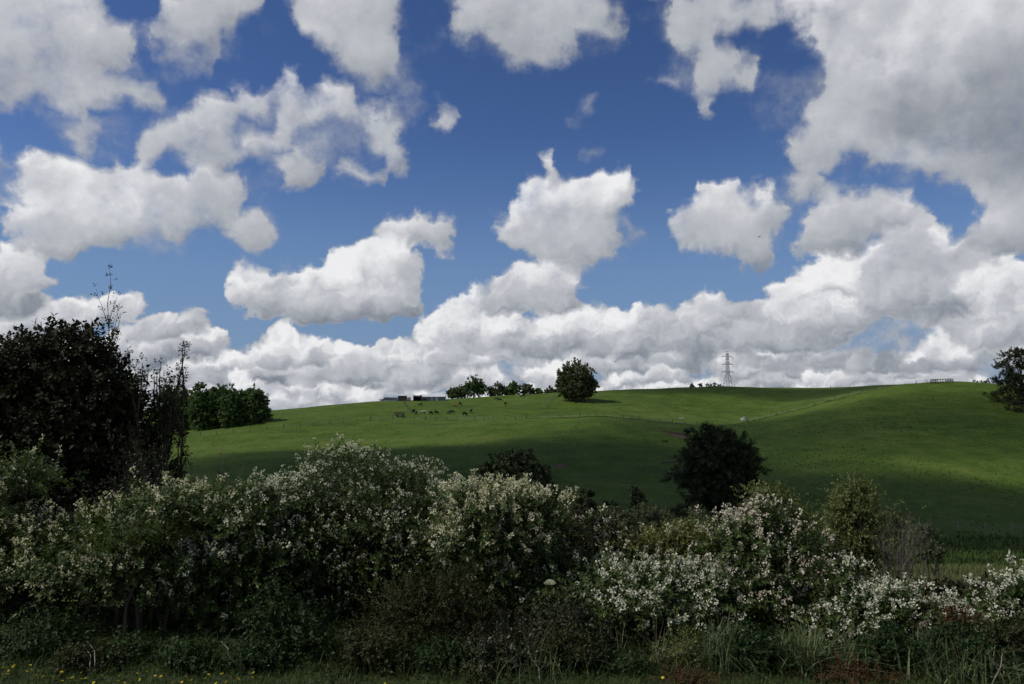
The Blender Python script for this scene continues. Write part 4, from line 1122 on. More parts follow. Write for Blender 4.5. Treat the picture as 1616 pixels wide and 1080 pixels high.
# paling fence behind the hedge
r0 = foot(938, 27.0)
pf = thing('paling_fence', 'weathered grey paling fence half hidden behind the hedge', 'fence', r0)
pal = MB(); pal.box((0, 0, 0.6), (0.06, 0.025, 1.2)); PAL = pal.mesh('paling', WOOD)
for k in range(26):
    p = foot(936 + k * 2.55, 27.0 + k * 0.06); top_v = 838 + k * 0.55
    zt = at(936, top_v, 27.0).z
    o = link('paling', PAL, pf, Vector((p.x, p.y, zt - 1.2)) - r0)
    o.scale = (1, 1, random.uniform(0.94, 1.06)); o.rotation_euler = (0, random.uniform(-0.05, 0.05), 0)
mb = MB(); pb = foot(940, 27.0); mb.box((0, 0.03, 0.75), (0.16, 0.12, 3.0)); o = mb.build('post', WOOD, pf); o.location = Vector((pb.x, pb.y, at(940, 838, 27).z - 1.9)) - r0
for zz in (0.35, 0.95):
    a = foot(934, 27.0); e = foot(936 + 26 * 2.55, 28.6); mb = MB()
    mb.tube([Vector((a.x, a.y + 0.05, at(936, 838, 27).z - 1.2 + zz)) - r0, Vector((e.x, e.y + 0.05, at(936, 852, 27).z - 1.2 + zz)) - r0], 0.03, 4); mb.build('rail', WOOD, pf)

# ================================================================= farm buildings, yards, pylon
WALL_B = solid('grey_blue_cladding', (0.16, 0.175, 0.20), 0.2, 1.5, 0.7)
ROOF_W = solid('pale_iron_roof', (0.55, 0.56, 0.57), 0.12, 1.2, 0.5, 0.4)
DARKIN = solid('dark_interior', (0.02, 0.02, 0.02), 0.2, 2.0, 0.9)
LIGHTD = solid('pale_door', (0.42, 0.42, 0.40), 0.15, 2.0, 0.7)
gs = on_ground(676, 633.0)
ppm = gs.y / FPX                                  # metres per picture unit there
sh = thing('farm_shed', 'long grey farm shed with pale roof and dark open end on the ridge', 'shed', gs)
W = 37 * ppm; hh = 6.2 * ppm
mb = MB(); mb.box((3 * ppm + 4 * ppm, 2.5, hh / 2 - 0.2), (W, 5.0, hh + 0.4)); mb.build('wall', WALL_B, sh)
mb = MB(); x0, x1 = -14 * ppm, 26.5 * ppm
mb.add([(x0, -0.4, hh), (x1, -0.4, hh), (x1, 5.4, hh), (x0, 5.4, hh), (x0, 2.5, hh + 1.0), (x1, 2.5, hh + 0.55), (x0, -0.4, hh + 0.08), (x1, -0.4, hh + 0.08)],
       [(0, 1, 7, 6), (6, 7, 5, 4), (4, 5, 2, 3), (0, 6, 4, 3), (1, 2, 5, 7), (3, 2, 1, 0)]); mb.build('roof', ROOF_W, sh)
for xx, ww in ((5.5, 3.6), (13, 5.0)):
    mb = MB(); mb.box((xx * ppm, -0.03, 0.62), (ww * ppm, 0.06, 1.25)); d_ = mb.build('door', LIGHTD, sh); hb = MB(); hb.box((xx * ppm + 0.2, -0.09, 0.6), (0.06, 0.06, 0.3)); hb.build('handle', WOOD_DARK, d_)
mb = MB()
for s in (-1, 1): mb.box((-17.5 * ppm + s * 5.4 * ppm, 1.0, 0.8), (0.3, 3.4, 2.0))
mb.box((-17.5 * ppm, 2.75, 0.8), (10.5 * ppm, 0.12, 2.0)); mb.build('open_bay', DARKIN, sh)
mb = MB(); mb.box((-17.5 * ppm, 0.9, 1.93), (12.6 * ppm, 4.2, 0.12)); mb.build('bay_roof', WOOD_DARK, sh)
mb = MB(); mb.tube([(-12.6 * ppm, -0.5, -0.3), (-11.5 * ppm, -0.5, 1.9)], 0.12, 4); mb.build('prop', LIGHTD, sh)
g2 = foot(635, gs.y + 8)
s2 = thing('small_shed', 'small low shed with a pale roof left of the long farm shed', 'shed', (g2.x, g2.y, g2.z))
mb = MB(); mb.box((0, 0, 0.85), (13 * ppm, 2.6, 1.9)); mb.build('wall', WOOD_DARK, s2)
mb = MB(); a = 7.2 * ppm
mb.add([(-a, -1.6, 1.8), (a, -1.6, 1.8), (a, 1.6, 2.25), (-a, 1.6, 2.25), (-a, -1.6, 1.9), (a, -1.6, 1.9), (a, 1.6, 2.35), (-a, 1.6, 2.35)], [(3, 2, 1, 0), (4, 5, 6, 7), (0, 1, 5, 4), (1, 2, 6, 5), (2, 3, 7, 6), (3, 0, 4, 7)]); mb.build('roof', ROOF_W, s2)
# cattle yards: rails
yd = thing('cattle_yard', 'dark timber cattle yards left of the sheds on the ridge', 'yard', foot(606, gs.y))
RAIL = MB(); RAIL.box((0, 0, 0), (1.0, 0.08, 0.22)); RAIL = RAIL.mesh('rail', WOOD_DARK)
for row, dy in ((0, 0.0), (1, 3.0)):
    prev = None
    for k in range(14):
        p = foot(605 + k * 3.3, gs.y + dy); q = p - yd.location
        o = link('post', POST_FAT, yd, q)
        if prev is not None:
            for z in (0.3, 0.6, 0.9, 1.2):
                o = link('rail', RAIL, yd, (prev + q) / 2 + Vector((0, -0.12, z)))
                dv = q - prev; o.scale = (dv.length * 1.02, 1, 1); o.rotation_euler = (0, -math.atan2(dv.z, dv.to_2d().length), math.atan2(dv.y, dv.x))
        prev = q
# white tank at the left end
gt = foot(601, gs.y + 2)
tk = thing('water_tank', 'small white water tank at the left end of the cattle yards', 'tank', gt)
mb = MB(); mb.tube([(0, 0, -0.3), (0, 0, 0.75)], 0.9, 14); mb.build('tank_wall', ROOF_W, tk)
mb = MB(); mb.tube([(0, 0, 0.75), (0, 0, 0.95)], [0.92, 0.2], 14); mb.build('lid', ROOF_W, tk)
# hay trailer
CONC0 = solid('grey_steel', (0.3, 0.3, 0.3), 0.2, 3.0, 0.6)
gr = on_ground(631, 658.5)
tr = thing('feed_trailer', 'slatted brown feed trailer standing on the pasture left of the cows', 'trailer', gr)
q = gr.y / FPX
mb = MB(); mb.box((0, 0, 0.55), (14 * q, 1.6, 0.14)); mb.build('deck', WOOD_DARK, tr)
SL = MB(); SL.box((0, 0, 0.0), (14 * q, 0.05, 0.10)); SL = SL.mesh('slat', solid('brown_slat', (0.11, 0.085, 0.055), 0.3, 4.0))
for yy in (-0.75, 0.75):
    for z in (0.72, 0.95, 1.18, 1.38): link('slat', SL, tr, (0, yy, z))
for xx in (-7, -3.5, 0, 3.5, 7):
    for yy in (-0.8, 0.8):
        mb = MB(); mb.box((xx * q * 0.98, yy, 0.98), (0.09, 0.07, 0.9)); mb.build('stake', WOOD_DARK, tr)
for xx in (-4.5, 4.5):
    for yy in (-0.7, 0.7):
        mb = MB(); mb.tube([(xx * q, yy - 0.1, 0.26), (xx * q, yy + 0.1, 0.26)], 0.27, 10); w_ = mb.build('wheel', DARKIN, tr); hb = MB(); hb.tube([(xx * q, yy - 0.12, 0.26), (xx * q, yy + 0.12, 0.26)], 0.1, 8); hb.build('hub', CONC0, w_)
mb = MB(); mb.tube([(-7 * q, 0, 0.5), (-13 * q, 0, 0.3)], 0.07, 4); mb.build('drawbar', WOOD_DARK, tr)
gb = on_ground(625.5, 658.8)
sb = thing('feed_bucket', 'small white bucket by the left end of the feed trailer', 'bucket', gb)
mb = MB(); mb.tube([(0, 0, -0.05), (0, 0, 0.35)], [0.2, 0.27], 10); mb.build('pail', ROOF_W, sb)
mb = MB(); mb.tube([(-0.26, 0, 0.33), (-0.18, 0, 0.52), (0, 0, 0.6), (0.18, 0, 0.52), (0.26, 0, 0.33)], 0.02, 4); mb.build('handle', WIRE, sb)
# troughs with worn ground
CONC = solid('concrete', (0.36, 0.35, 0.33), 0.15, 3.0, 0.85)
SOIL = solid('red_brown_soil', (0.10, 0.062, 0.036), 0.35, 1.2, 0.95)
SOIL_D = solid('dark_wet_soil', (0.05, 0.032, 0.022), 0.35, 1.2, 0.95)
GRAVEL = solid('pale_gravel', (0.22, 0.18, 0.15), 0.35, 1.6, 0.95)
def patch(name, label, u, v, ru, rv, mat, seed, lift=0.06, skew=0.0):
    """thin sheet of bare ground laid on the slope"""
    r = random.Random(seed); c = on_ground(u, v, 60); n = 20
    vs = [Vector((c.x, c.y, c.z + lift))]
    for k in range(n):
        a = 2 * math.pi * k / n; j = r.uniform(0.72, 1.1)
        p = on_ground(u + math.cos(a) * ru * j, v + math.sin(a) * rv * j + skew * math.cos(a) * ru, 60)
        vs.append(p + Vector((0, 0, lift * 0.5)))
    mid = [vs[0].lerp(p, 0.55) for p in vs[1:]]
    mid = [Vector((p.x, p.y, hz(p.x, p.y) + lift * r.uniform(0.8, 2.2))) for p in mid]
    allv = [vs[0]] + mid + vs[1:]
    fs = [(0, 1 + k, 1 + (k + 1) % n) for k in range(n)] + [(1 + k, 1 + n + k, 1 + n + (k + 1) % n, 1 + (k + 1) % n) for k in range(n)]
    me = bpy.data.meshes.new(name); me.from_pydata([tuple(p) for p in allv], [], fs); me.materials.append(mat); me.update()
    link(name, me, kind='structure', label=label)
patch('soil', 'red brown bare earth slip on the shaded slope', 886, 736, 11, 3.4, SOIL, 1)
patch('soil', 'dark earth bank beside the conifer top', 1064, 684, 24, 1.7, SOIL_D, 2, skew=0.16)
patch('soil', 'worn reddish bank under the dark earth edge', 1072, 689, 20, 2.4, SOIL, 3, skew=0.12)
patch('gravel', 'pale worn ground at the gateway in the swale', 1076, 660.5, 6, 1.0, GRAVEL, 4)
patch('gravel', 'pale trampled ground round the water trough', 1176, 664, 10, 1.2, GRAVEL, 5, skew=-0.06)
patch('soil', 'thin dark eroded track on the shaded slope left of the conifer', 1058, 730, 18, 1.2, SOIL_D, 6, skew=-0.12)
gw = on_ground(1174, 663.4)
wt = thing('water_trough', 'pale concrete water trough in the swale right of the conifer top', 'trough', gw)
mb = MB(); mb.tube([(0, 0, -0.1), (0, 0, 0.62)], [0.95, 1.0], 12, cap=False); mb.tube([(0, 0, 0.62), (0, 0, 0.30)], [0.86, 0.86], 12); mb.build('basin', CONC, wt)
mb = MB(); mb.box((0.1, 0.3, 0.75), (0.5, 0.3, 0.7)); mb.build('valve_box', CONC, wt)
# stock yard rails on the knoll's crown
gk = foot(1472, 247)
sy = thing('stock_race', 'dark timber stock race on the crown of the right knoll', 'yard', gk)
prev = None
for k, u in enumerate((1470, 1474, 1478, 1482, 1486, 1490, 1494, 1498, 1502, 1506)):
    p = foot(u, 247) - gk; o = link('post', POST_FAT, sy, p); o.scale = (1, 1, 0.9 if 3 <= k <= 6 else 1.05)
    if prev is not None:
        for z in ((0.45, 0.85, 1.25) if not 4 <= k <= 6 else (1.2,)):
            r_ = link('rail', RAIL, sy, (prev + p) / 2 + Vector((0, -0.14, z))); r_.scale = ((p - prev).length, 1, 1.1); r_.rotation_euler = (0, -math.atan2((p - prev).z, (p - prev).x), 0)
    prev = p
# pylon beyond the ridge
STEEL = solid('galvanised_steel', (0.14, 0.155, 0.175), 0.15, 0.5, 0.6, 0.3)
d = 700.0
top = at(1144, 555, d); gz = hz(top.x, d)
py = thing('power_pylon', 'lattice steel power pylon standing beyond the ridge', 'pylon', (top.x + 2.0, d, gz), rz=0.25)
Ht = top.z - gz
def half(t): return 3.2 * (1 - t) ** 1.3 + 0.75 if t < 0.55 else 0.75 + 4.6 * 0.45 ** 1.3 * max(0.0, (0.62 - t)) / 0.07 * 0.0 + 0.9 * (1 - t)
lev = [0, 0.12, 0.24, 0.36, 0.46, 0.55, 0.64, 0.73, 0.82, 0.90, 0.97]
for sx_ in (-1, 1):
    for sy_ in (-1, 1):
        mb = MB(); mb.tube([(sx_ * half(t), sy_ * half(t), t * Ht) for t in lev], [0.19] * 6 + [0.16] * 5, 4); mb.build('leg', STEEL, py)
for i in range(len(lev) - 1):
    a, b_ = half(lev[i]), half(lev[i + 1]); za, zb = lev[i] * Ht, lev[i + 1] * Ht; mb = MB()
    for (p, q_) in (((-1, -1), (1, -1)), ((1, -1), (1, 1)), ((1, 1), (-1, 1)), ((-1, 1), (-1, -1))):
        mb.tube([(p[0] * a, p[1] * a, za), (q_[0] * b_, q_[1] * b_, zb)], 0.08, 3); mb.tube([(q_[0] * a, q_[1] * a, za), (p[0] * b_, p[1] * b_, zb)], 0.08, 3)
    mb.build('bracing', STEEL, py)
vt = lambda v: at(1144, v, d).z - gz
for v, w in ((563.4, 5.2), (575.4, 5.3), (587.4, 6.2)):
    z = vt(v); mb = MB(); w *= 0.98
    for s in (-1, 1):
        mb.tube([(-w, 0, z), (w, 0, z)], 0.22, 4) if s < 0 else None
        mb.tube([(s * w, 0, z), (s * 0.7, 0, z + 1.9)], 0.14, 3)
        mb.tube([(s * w * 0.55, 0, z), (s * w * 0.4, 0, z + 0.9)], 0.1, 3)
    arm = mb.build('crossarm', STEEL, py)
    for s in (-1, 1):
        mb = MB(); mb.tube([(s * w, 0, z), (s * w * 1.02, 0, z - 1.6), (s * w * 1.05, 0, z - 2.6)], [0.1, 0.16, 0.06], 5); mb.build('insulator', STEEL, arm)
mb = MB(); z = vt(555.2); mb.tube([(-2.1, 0, z), (2.1, 0, z)], 0.15, 4); mb.tube([(0, 0, lev[-1] * Ht), (0, 0, z)], 0.18, 4); mb.build('peak', STEEL, py)

# ================================================================= cows
COAT_K = solid('black_coat', (0.018, 0.016, 0.015), 0.4, 3.0, 0.7)
COAT_B = solid('brown_coat', (0.20, 0.085, 0.035), 0.3, 3.0, 0.7)
def m_patch():
    def fn(N, b, nt):
        tc = N.n('ShaderNodeTexCoord')
        s = N.n('ShaderNodeSeparateXYZ'); nt.links.new(tc.outputs['Object'], s.inputs[0])
        k = N.m('ADD', s.outputs[2], N.m('MULTIPLY', N.noise(tc.outputs['Object'], 2.0, 2.0), 0.35))
        nt.links.new(N.mix(N.ss(k, 1.28, 1.36), (0.018, 0.016, 0.015), (0.6, 0.58, 0.54)), b.inputs['Base Color'])
    return material('black_and_white_coat', fn, Roughness=0.7, Specular_IOR_Level=0.2)
COAT_W = m_patch()
def cow_mesh(graze):
    J = {'pel': (-0.75, 0, 1.12, .30), 'mid': (-0.1, 0, 1.02, .38), 'sho': (0.55, 0, 1.12, .32), 'rump': (-0.98, 0, 1.08, .2)}
    if graze: J.update({'nk': (0.92, 0, 0.95, .19), 'hd': (1.18, 0.02, 0.52, .15), 'mz': (1.28, 0.03, 0.20, .10)})
    else: J.update({'nk': (0.95, 0, 1.30, .19), 'hd': (1.25, 0.02, 1.45, .15), 'mz': (1.52, 0.03, 1.28, .10)})
    J.update({'t1': (-1.08, 0, 0.95, .05), 't2': (-1.12, 0, 0.5, .05)})
    E = [('rump', 'pel'), ('pel', 'mid'), ('mid', 'sho'), ('sho', 'nk'), ('nk', 'hd'), ('hd', 'mz'), ('rump', 't1'), ('t1', 't2')]
    for nm, x, par in (('f', 0.52, 'sho'), ('b', -0.78, 'pel')):
        for s in (-1, 1):
            o = 0.08 * s * (1 if nm == 'f' else -1)
            J[f'{nm}{s}a'] = (x, 0.2 * s, 0.82, .14); J[f'{nm}{s}b'] = (x + o * 0.6 - (0.08 if nm == 'b' else 0), 0.2 * s, 0.42, .075); J[f'{nm}{s}c'] = (x + o, 0.2 * s, 0.0, .06)
            E += [(par, f'{nm}{s}a'), (f'{nm}{s}a', f'{nm}{s}b'), (f'{nm}{s}b', f'{nm}{s}c')]
    for s in (-1, 1):
        h = J['hd']; J[f'ear{s}'] = (h[0] - 0.06, 0.24 * s, h[2] + 0.1, .04); E.append(('hd', f'ear{s}'))
    keys = list(J); me = bpy.data.meshes.new('cow_frame')
    me.from_pydata([J[k][:3] for k in keys], [(keys.index(a), keys.index(b)) for a, b in E], [])
    o = bpy.data.objects.new('cow_frame', me); COL.objects.link(o)
    o.modifiers.new('skin', 'SKIN'); o.modifiers.new('sub', 'SUBSURF').levels = 1
    for i, k in enumerate(keys):
        sv = me.skin_vertices[0].data[i]; sv.radius = (J[k][3], J[k][3]); sv.use_root = (k == 'mid')
    dg = bpy.context.evaluated_depsgraph_get()
    res = bpy.data.meshes.new_from_object(o.evaluated_get(dg)); res.name = 'cow'
    bpy.data.objects.remove(o)
    for p in res.polygons: p.use_smooth = True
    res.materials.clear(); res.materials.append(COAT_K)
    return res
COW_G, COW_S = cow_mesh(True), cow_mesh(False)
def with_coat(me, mat):
    c = me.copy(); c.materials.clear(); c.materials.append(mat); return c
COW_B, COW_W = with_coat(COW_G, COAT_B), with_coat(COW_S, COAT_W)
cows = [(670, 634.2, 'G', 0.4, 'black cow grazing close under the long farm shed'), (663.5, 641, 'G', 2.6, 'black cow below the shed, left of the one under its wall'),
        (652.5, 652.5, 'S', 1.2, 'black cow beside the foot of the dark shed fence'), (656.8, 654.5, 'S', 1.5, 'dark cow facing away just right of the dark shed fence'),
        (668, 654, 'W', 0.5, 'black cow with a white back, third from the feed trailer'), (680, 655, 'G', 1.1, 'black cow grazing right of the white-backed cow'),
        (688.5, 654, 'G', 0.9, 'second black cow grazing right of the white-backed cow'), (709, 654.2, 'G', 2.9, 'left cow of the close pair grazing mid slope'),
        (713, 653.2, 'G', 0.1, 'right cow of the close pair grazing mid slope'), (733.5, 657, 'G', 0.8, 'lowest black cow near the crest fence'),
        (743.5, 652, 'S', 1.3, 'rightmost black cow of the lower row'), (717, 643, 'B', -0.3, 'only reddish brown cow in the herd'),
        (726, 639.5, 'G', 1.0, 'black cow above and right of the brown cow'), (783, 632, 'G', 3.0, 'upper cow of the pair below the ridge trees'),
        (788.5, 634, 'G', 0.2, 'lower cow of the pair below the ridge trees'), (797.5, 640, 'S', 1.2, 'single black cow below the pair by the ridge trees'),
        (825, 627.6, 'G', 3.0, 'black cow near the skyline right of the ridge trees')]
for (u, v, k, rz, lab) in cows:
    p = on_ground(u, v, 150)
    o = link('cow', {'G': COW_G, 'S': COW_S, 'B': COW_B, 'W': COW_W}[k], None, p, None, lab, 'cow', 'cattle grazing on the hill')
    o.rotation_euler = (0, 0, rz); s = random.uniform(0.68, 0.82); o.scale = (s, s, s)

# birds
FEATH = solid('dark_feathers', (0.03, 0.03, 0.03), 0.3, 4.0, 0.8)
for u, v, lab in ((1198, 374, 'bird gliding in front of the upper right clouds'), (971, 571, 'bird low in the sky right of the lone round tree')):
    r = thing('bird', lab, 'bird', at(u, v, 110)); r.rotation_euler = (0.2, 0.3, 0.6)
    mb = MB(); mb.tube([(-0.16, 0, 0), (-0.05, 0, 0.01), (0.08, 0, 0.01), (0.17, 0, 0.02)], [0.01, 0.045, 0.05, 0.015], 6); mb.build('body', FEATH, r)
    for s in (-1, 1):
        mb = MB(); mb.add([(0.07, s * 0.03, 0.02), (0.09, s * 0.2, 0.09), (-0.04, s * 0.36, 0.05), (-0.05, s * 0.18, 0.07), (-0.05, s * 0.03, 0.02), (0.0, s * 0.2, 0.095)], [(0, 1, 5), (1, 2, 5), (5, 2, 3), (0, 5, 3, 4)]); mb.build('wing', FEATH, r)

# ================================================================= near ground: grass, tussocks, stalks, flowers
def blade_set(n, xs, ys, hmin, hmax, w, lean, seed, segs=3):
    """curved tapering grass blades as strips of quads"""
    r = np.random.default_rng(seed)
    x = xs(r, n); y = ys(r, n); z = H(x, y)
    h = r.uniform(hmin, hmax, n); a = r.uniform(0, 6.283, n); l = np.abs(r.normal(0, lean, n)) * h
    dx, dy = np.cos(a), np.sin(a); px, py = -dy, dx
    ww = w * r.uniform(0.6, 1.3, n)
    rows = []
    for k in range(segs + 1):
        t = k / segs
        cx = x + dx * l * t ** 2; cy = y + dy * l * t ** 2; cz = z - 0.01 + h * (t - 0.28 * (l / h) * t ** 2)
        wd = ww * (1 - t) ** 0.7 + 0.0006
        rows.append((np.stack([cx - px * wd, cy - py * wd, cz], 1), np.stack([cx + px * wd, cy + py * wd, cz], 1)))
    Q = []
    for k in range(segs):
        Q.append(np.stack([rows[k][0], rows[k][1], rows[k + 1][1], rows[k + 1][0]], 1))
    Q = np.stack(Q, 1).reshape(-1, 4, 3)
    T = np.repeat(r.uniform(0, 1, n), segs)
    return Q, T
def grass(name, label, mat, *a, **k):
    Q, T = blade_set(*a, **k)
    link(name, quads_mesh(name, Q, T, mat), kind='stuff', label=label)
grass('grass', 'short trackside grass along the bottom edge', L_GRASS, 17000, lambda r, n: r.uniform(-7.5, 7.5, n), lambda r, n: r.uniform(8.6, 11.2, n), 0.04, 0.16, 0.005, 0.6, 1, segs=2)
grass('rough_grass', 'longer rough grass at the hedge foot', L_GRASS, 3500, lambda r, n: r.uniform(-7.8, 7.8, n), lambda r, n: r.uniform(9.9, 12.5, n), 0.10, 0.34, 0.005, 1.0, 2)
grass('valley_grass', 'tall pale grass beyond the hedge at the right', leaf_mat('tall_grass_blade', (0.07, 0.085, 0.03), (0.17, 0.165, 0.075), 0.3, 0.7, 0.15), 15000,
      lambda r, n: r.uniform(20.0, 44.0, n), lambda r, n: r.uniform(40, 66, n), 0.3, 0.8, 0.03, 0.5, 3, segs=2)
grass('rank_grass', 'dark rank growth on the bank below the valley fence at the right', leaf_mat('rank_blade', (0.018, 0.032, 0.010), (0.045, 0.062, 0.020), 0.2, 0.7, 0.1), 9000,
      lambda r, n: r.uniform(26.0, 75.0, n), lambda r, n: r.uniform(67, 96, n), 0.2, 0.75, 0.05, 0.8, 4, segs=2)
# rushes and tufts scattered over the near slopes
def tufts():
    r = np.random.default_rng(9); n = 9000
    y = r.uniform(85, 225, n); x = y * r.uniform(0.22, 0.8, n)
    keep = (np.sin(x * 0.11 + 1.3) * np.sin(y * 0.09) + r.normal(0, 0.7, n)) > 0.35
    x, y = x[keep], y[keep]; z = H(x, y); P = np.stack([x, y, z], 1)
    sp = [sprig(900 + i, 3, 0.08, 0.22, 0.32, 0.8, 0.35, whorl=3) for i in range(4)]
    D = np.tile([[0, 0, 1.0]], (len(P), 1)) + r.normal(0, 0.15, P.shape)
    Q, T = stamp(sp, P, D, r.uniform(0.5, 1.25, len(P)), r)
    link('pasture_tufts', quads_mesh('pasture_tufts', Q, T, leaf_mat('rush_leaf', (0.032, 0.055, 0.010), (0.06, 0.09, 0.014), 0.2, 0.7, 0.1)), kind='stuff', label='darker grass tufts dotted over the hill pasture')
tufts()
def tussock(label, u, d, n, h, lean, seed, mat=L_TUSSOCK, w=0.008, rad=0.16):
    g = foot(u, d); r = np.random.default_rng(seed)
    root = thing('grass_tussock', label, 'tussock', g, 'long grass tussocks along the bottom edge')
    Q, T = blade_set(n, lambda q, m: g.x + q.normal(0, rad, m), lambda q, m: g.y + q.normal(0, rad * 0.7, m), h * 0.45, h, w, lean, seed, 5)
    link('blades', quads_mesh('blades', Q - np.array(g), T, mat), root, kind='stuff')
    mb = MB()
    for k in range(5):
        a = r.uniform(0, 6.28); q = r.uniform(0.1, 0.35)
        mb.tube([(r.normal(0, 0.05), r.normal(0, 0.05), 0), (math.cos(a) * q * 0.4, math.sin(a) * q * 0.4, h * 0.6), (math.cos(a) * q, math.sin(a) * q, h * 1.1)], [0.004, 0.003, 0.001], 3)
    mb.build('seed_stalks', L_STRAW, root)
tussock('largest fine-bladed tussock at the bottom right of centre', 1132, 10.3, 360, 0.62, 1.0, 11, w=0.009)
tussock('broad-bladed green tussock right of the largest fine one', 1245, 10.2, 220, 0.58, 0.95, 12, w=0.014)
tussock('arching pale tussock between the two lower right weed patches', 1310, 10.4, 110, 0.5, 1.2, 13, w=0.012, rad=0.25)
tussock('broad-bladed tussock below the rightmost white shrubs', 1455, 10.2, 190, 0.58, 1.2, 14, w=0.016, rad=0.28)
tussock('short tussock at the bottom edge below the reddish shrub', 1500, 9.9, 260, 0.5, 0.9, 15, w=0.011, rad=0.3)
tussock('thin tussock in the lower right corner', 1555, 10.1, 120, 0.45, 1.0, 16, w=0.008, rad=0.2)
tussock('dry thin tussock left of the olive weed at the bottom', 1030, 10.4, 40, 0.5, 0.7, 17, mat=L_STRAW, w=0.004, rad=0.2)
tussock('dark rank tussock in the deep shade at the bottom middle', 840, 10.2, 180, 0.55, 0.8, 18, w=0.006, rad=0.4)
# dead stalks
G_DEAD = 'dead grey stalks under the hedge'
for i, (u0, v0, u1, v1, d, lab) in enumerate([(138, 1012, 150, 1046, 10.2, 'longer pale dead stalk in the left corner'), (134, 1022, 142, 1050, 10.2, 'shorter pale dead stalk beside the longer one'), (349, 1012, 361, 1040, 10.4, 'single pale bent stick standing in the dark gap'),
                                     (838, 1040, 852, 1072, 10.0, 'thin pale stick in the bottom middle shade'), (1582, 1030, 1566, 1078, 9.7, 'tall pale stick in the lower right corner'), (1475, 975, 1452, 984, 10.6, 'pale slanting stick under the right shrubs')]):
    a, b_ = at(u0, v0, d), at(u1, v1, d - 0.2); g = Vector((b_.x, b_.y, min(b_.z, hz(b_.x, b_.y)) - 0.05))
    r = thing('dead_stalk', lab, 'stick', g, G_DEAD); mb = MB()
    m = a.lerp(b_, 0.5) + Vector((0.04, 0, 0.01))
    mb.tube([Vector((0, 0, 0)), b_ - g, m - g, a - g], [0.009, 0.008, 0.006, 0.003], 5); mb.build('stem', BARK_PALE, r)
    mb = MB(); mb.tube([m - g, m - g + Vector((random.uniform(-0.05, 0.05), 0.02, 0.03)), m - g + Vector((random.uniform(-0.09, 0.09), 0.03, 0.07))], [0.003, 0.002, 0.001], 4); mb.build('side_twig', BARK_PALE, r)
# white flower head
p = at(868, 922, 10.4); g = Vector((p.x + 0.02, p.y, hz(p.x, p.y)))
wf = thing('white_flower_head', 'single round white flower head standing in front of the dark hedge', 'flower', g)
mb = MB(); mb.tube([(0, 0, -0.05), (0.03, 0, 0.5), (-0.02, 0, p.z - g.z - 0.02)], [0.012, 0.009, 0.006], 5); mb.build('stem', L_GREEN, wf)
r = np.random.default_rng(77); n = 420
t = r.uniform(0, 6.283, n); q = np.sqrt(r.uniform(0, 1, n)) * 0.07
C = np.stack([np.cos(t) * q, np.sin(t) * q, 0.045 * (1 - (q / 0.07) ** 2)], 1) + np.array([p.x - g.x, 0, p.z - g.z])
Q, T = stamp([(np.array([kite(np.zeros(3), np.array([0.2, 0.1, 1.0]), np.array([1.0, 0, 0.2]), 0.014, 0.012), kite(np.zeros(3), np.array([-0.2, 0.2, 1.0]), np.array([0, 1.0, 0.2]), 0.014, 0.012)]), np.array([1.2, 1.4]))],
             C, np.stack([np.cos(t) * q * 8, np.sin(t) * q * 8, np.ones(n)], 1), r.uniform(0.7, 1.2, n), r)
link('florets', quads_mesh('florets', Q, T, F_WHITE), wf, kind='stuff')
mb = MB()
for k in range(14):
    a = 6.283 * k / 14; b0 = Vector((p.x - g.x, 0, p.z - g.z - 0.05)); mb.tube([b0, b0 + Vector((math.cos(a) * 0.05, math.sin(a) * 0.05, 0.05))], 0.0025, 3)
mb.build('rays', L_GREEN, wf)
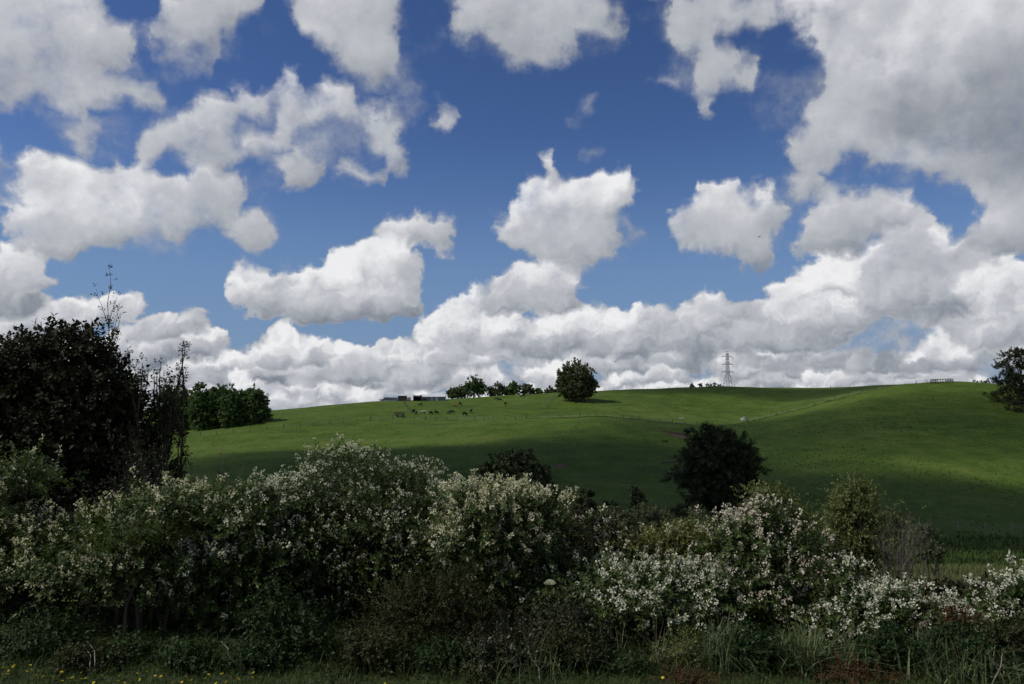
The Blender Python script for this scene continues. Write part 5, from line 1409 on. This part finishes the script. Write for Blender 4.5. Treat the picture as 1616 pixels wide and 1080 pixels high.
# yellow flowers
def flower_meshes():
    vs, fs = [], []
    n = 9
    for k in range(n):
        a = 6.283 * k / n; da = 0.30
        b = len(vs)
        vs += [(0, 0, 0.0), (math.cos(a - da) * 0.020, math.sin(a - da) * 0.020, 0.010), (math.cos(a) * 0.030, math.sin(a) * 0.030, 0.008), (math.cos(a + da) * 0.020, math.sin(a + da) * 0.020, 0.010)]
        fs.append((b, b + 1, b + 2, b + 3))
    pet = mesh_np('petals', vs, fs, [F_YELLOW], np.linspace(0.3, 1, n))
    mb = MB(); mb.tube([(0, 0, -0.004), (0, 0, 0.008), (0, 0, 0.014)], [0.009, 0.010, 0.004], 6); dsk = mb.mesh('disc', solid('flower_disc', (0.5, 0.30, 0.02), 0.2, 30.0))
    mb = MB(); mb.tube([(0.01, 0, -0.24), (0.004, 0, -0.1), (0, 0, 0)], [0.003, 0.0025, 0.002], 4); stm = mb.mesh('stem', L_GREEN)
    return pet, dsk, stm
PET, DSK, STM = flower_meshes()
fl = [(20, 1053), (5, 1054), (12, 1064), (14, 1059), (22, 1050), (3, 1064), (42, 1060), (48, 1050), (49, 1057), (57, 1066), (68, 1068), (85, 1069), (97, 1061), (108, 1071), (114, 1070), (98, 1075), (128, 1062), (128, 1072), (135, 1071), (148, 1078), (189, 1067), (186, 1075), (196, 1078), (216, 1063), (221, 1073), (231, 1060), (245, 1067), (254, 1068), (271, 1078), (287, 1077), (293, 1068), (302, 1074), (324, 1071), (329, 1065), (341, 1079), (350, 1064), (357, 1077), (376, 1072), (398, 1069), (531, 1051), (558, 1047), (541, 1054), (608, 1079), (1046, 1070), (400, 1062), (160, 1066)]
for i, (u, v) in enumerate(fl):
    d = 9.35 + (1080 - v) * 0.028 + random.uniform(-0.1, 0.1)
    p = at(u, v, d); gz = hz(p.x, p.y)
    lab = 'small yellow flower nodding above the short grass in the lower left' if i < 39 or i > 43 else {39: 'leftmost yellow flower of the trio on the green clump', 40: 'highest yellow flower of the trio on the green clump', 41: 'lower yellow flower of the trio on the green clump', 42: 'yellow flower alone at the bottom edge below the olive bush', 43: 'yellow flower alone near the tall tussock at the bottom'}[i]
    r_ = thing('yellow_flower', lab, 'flower', p, 'yellow flowers in the grass')
    r_.rotation_euler = (random.uniform(0.2, 0.9), random.uniform(-0.4, 0.4), random.uniform(0, 6))
    s = random.uniform(0.5, 0.75)
    r_.scale = (s, s, s * max(1.0, (p.z - gz) / 0.24))
    link('petals', PET, r_); link('disc', DSK, r_); link('stem', STM, r_)
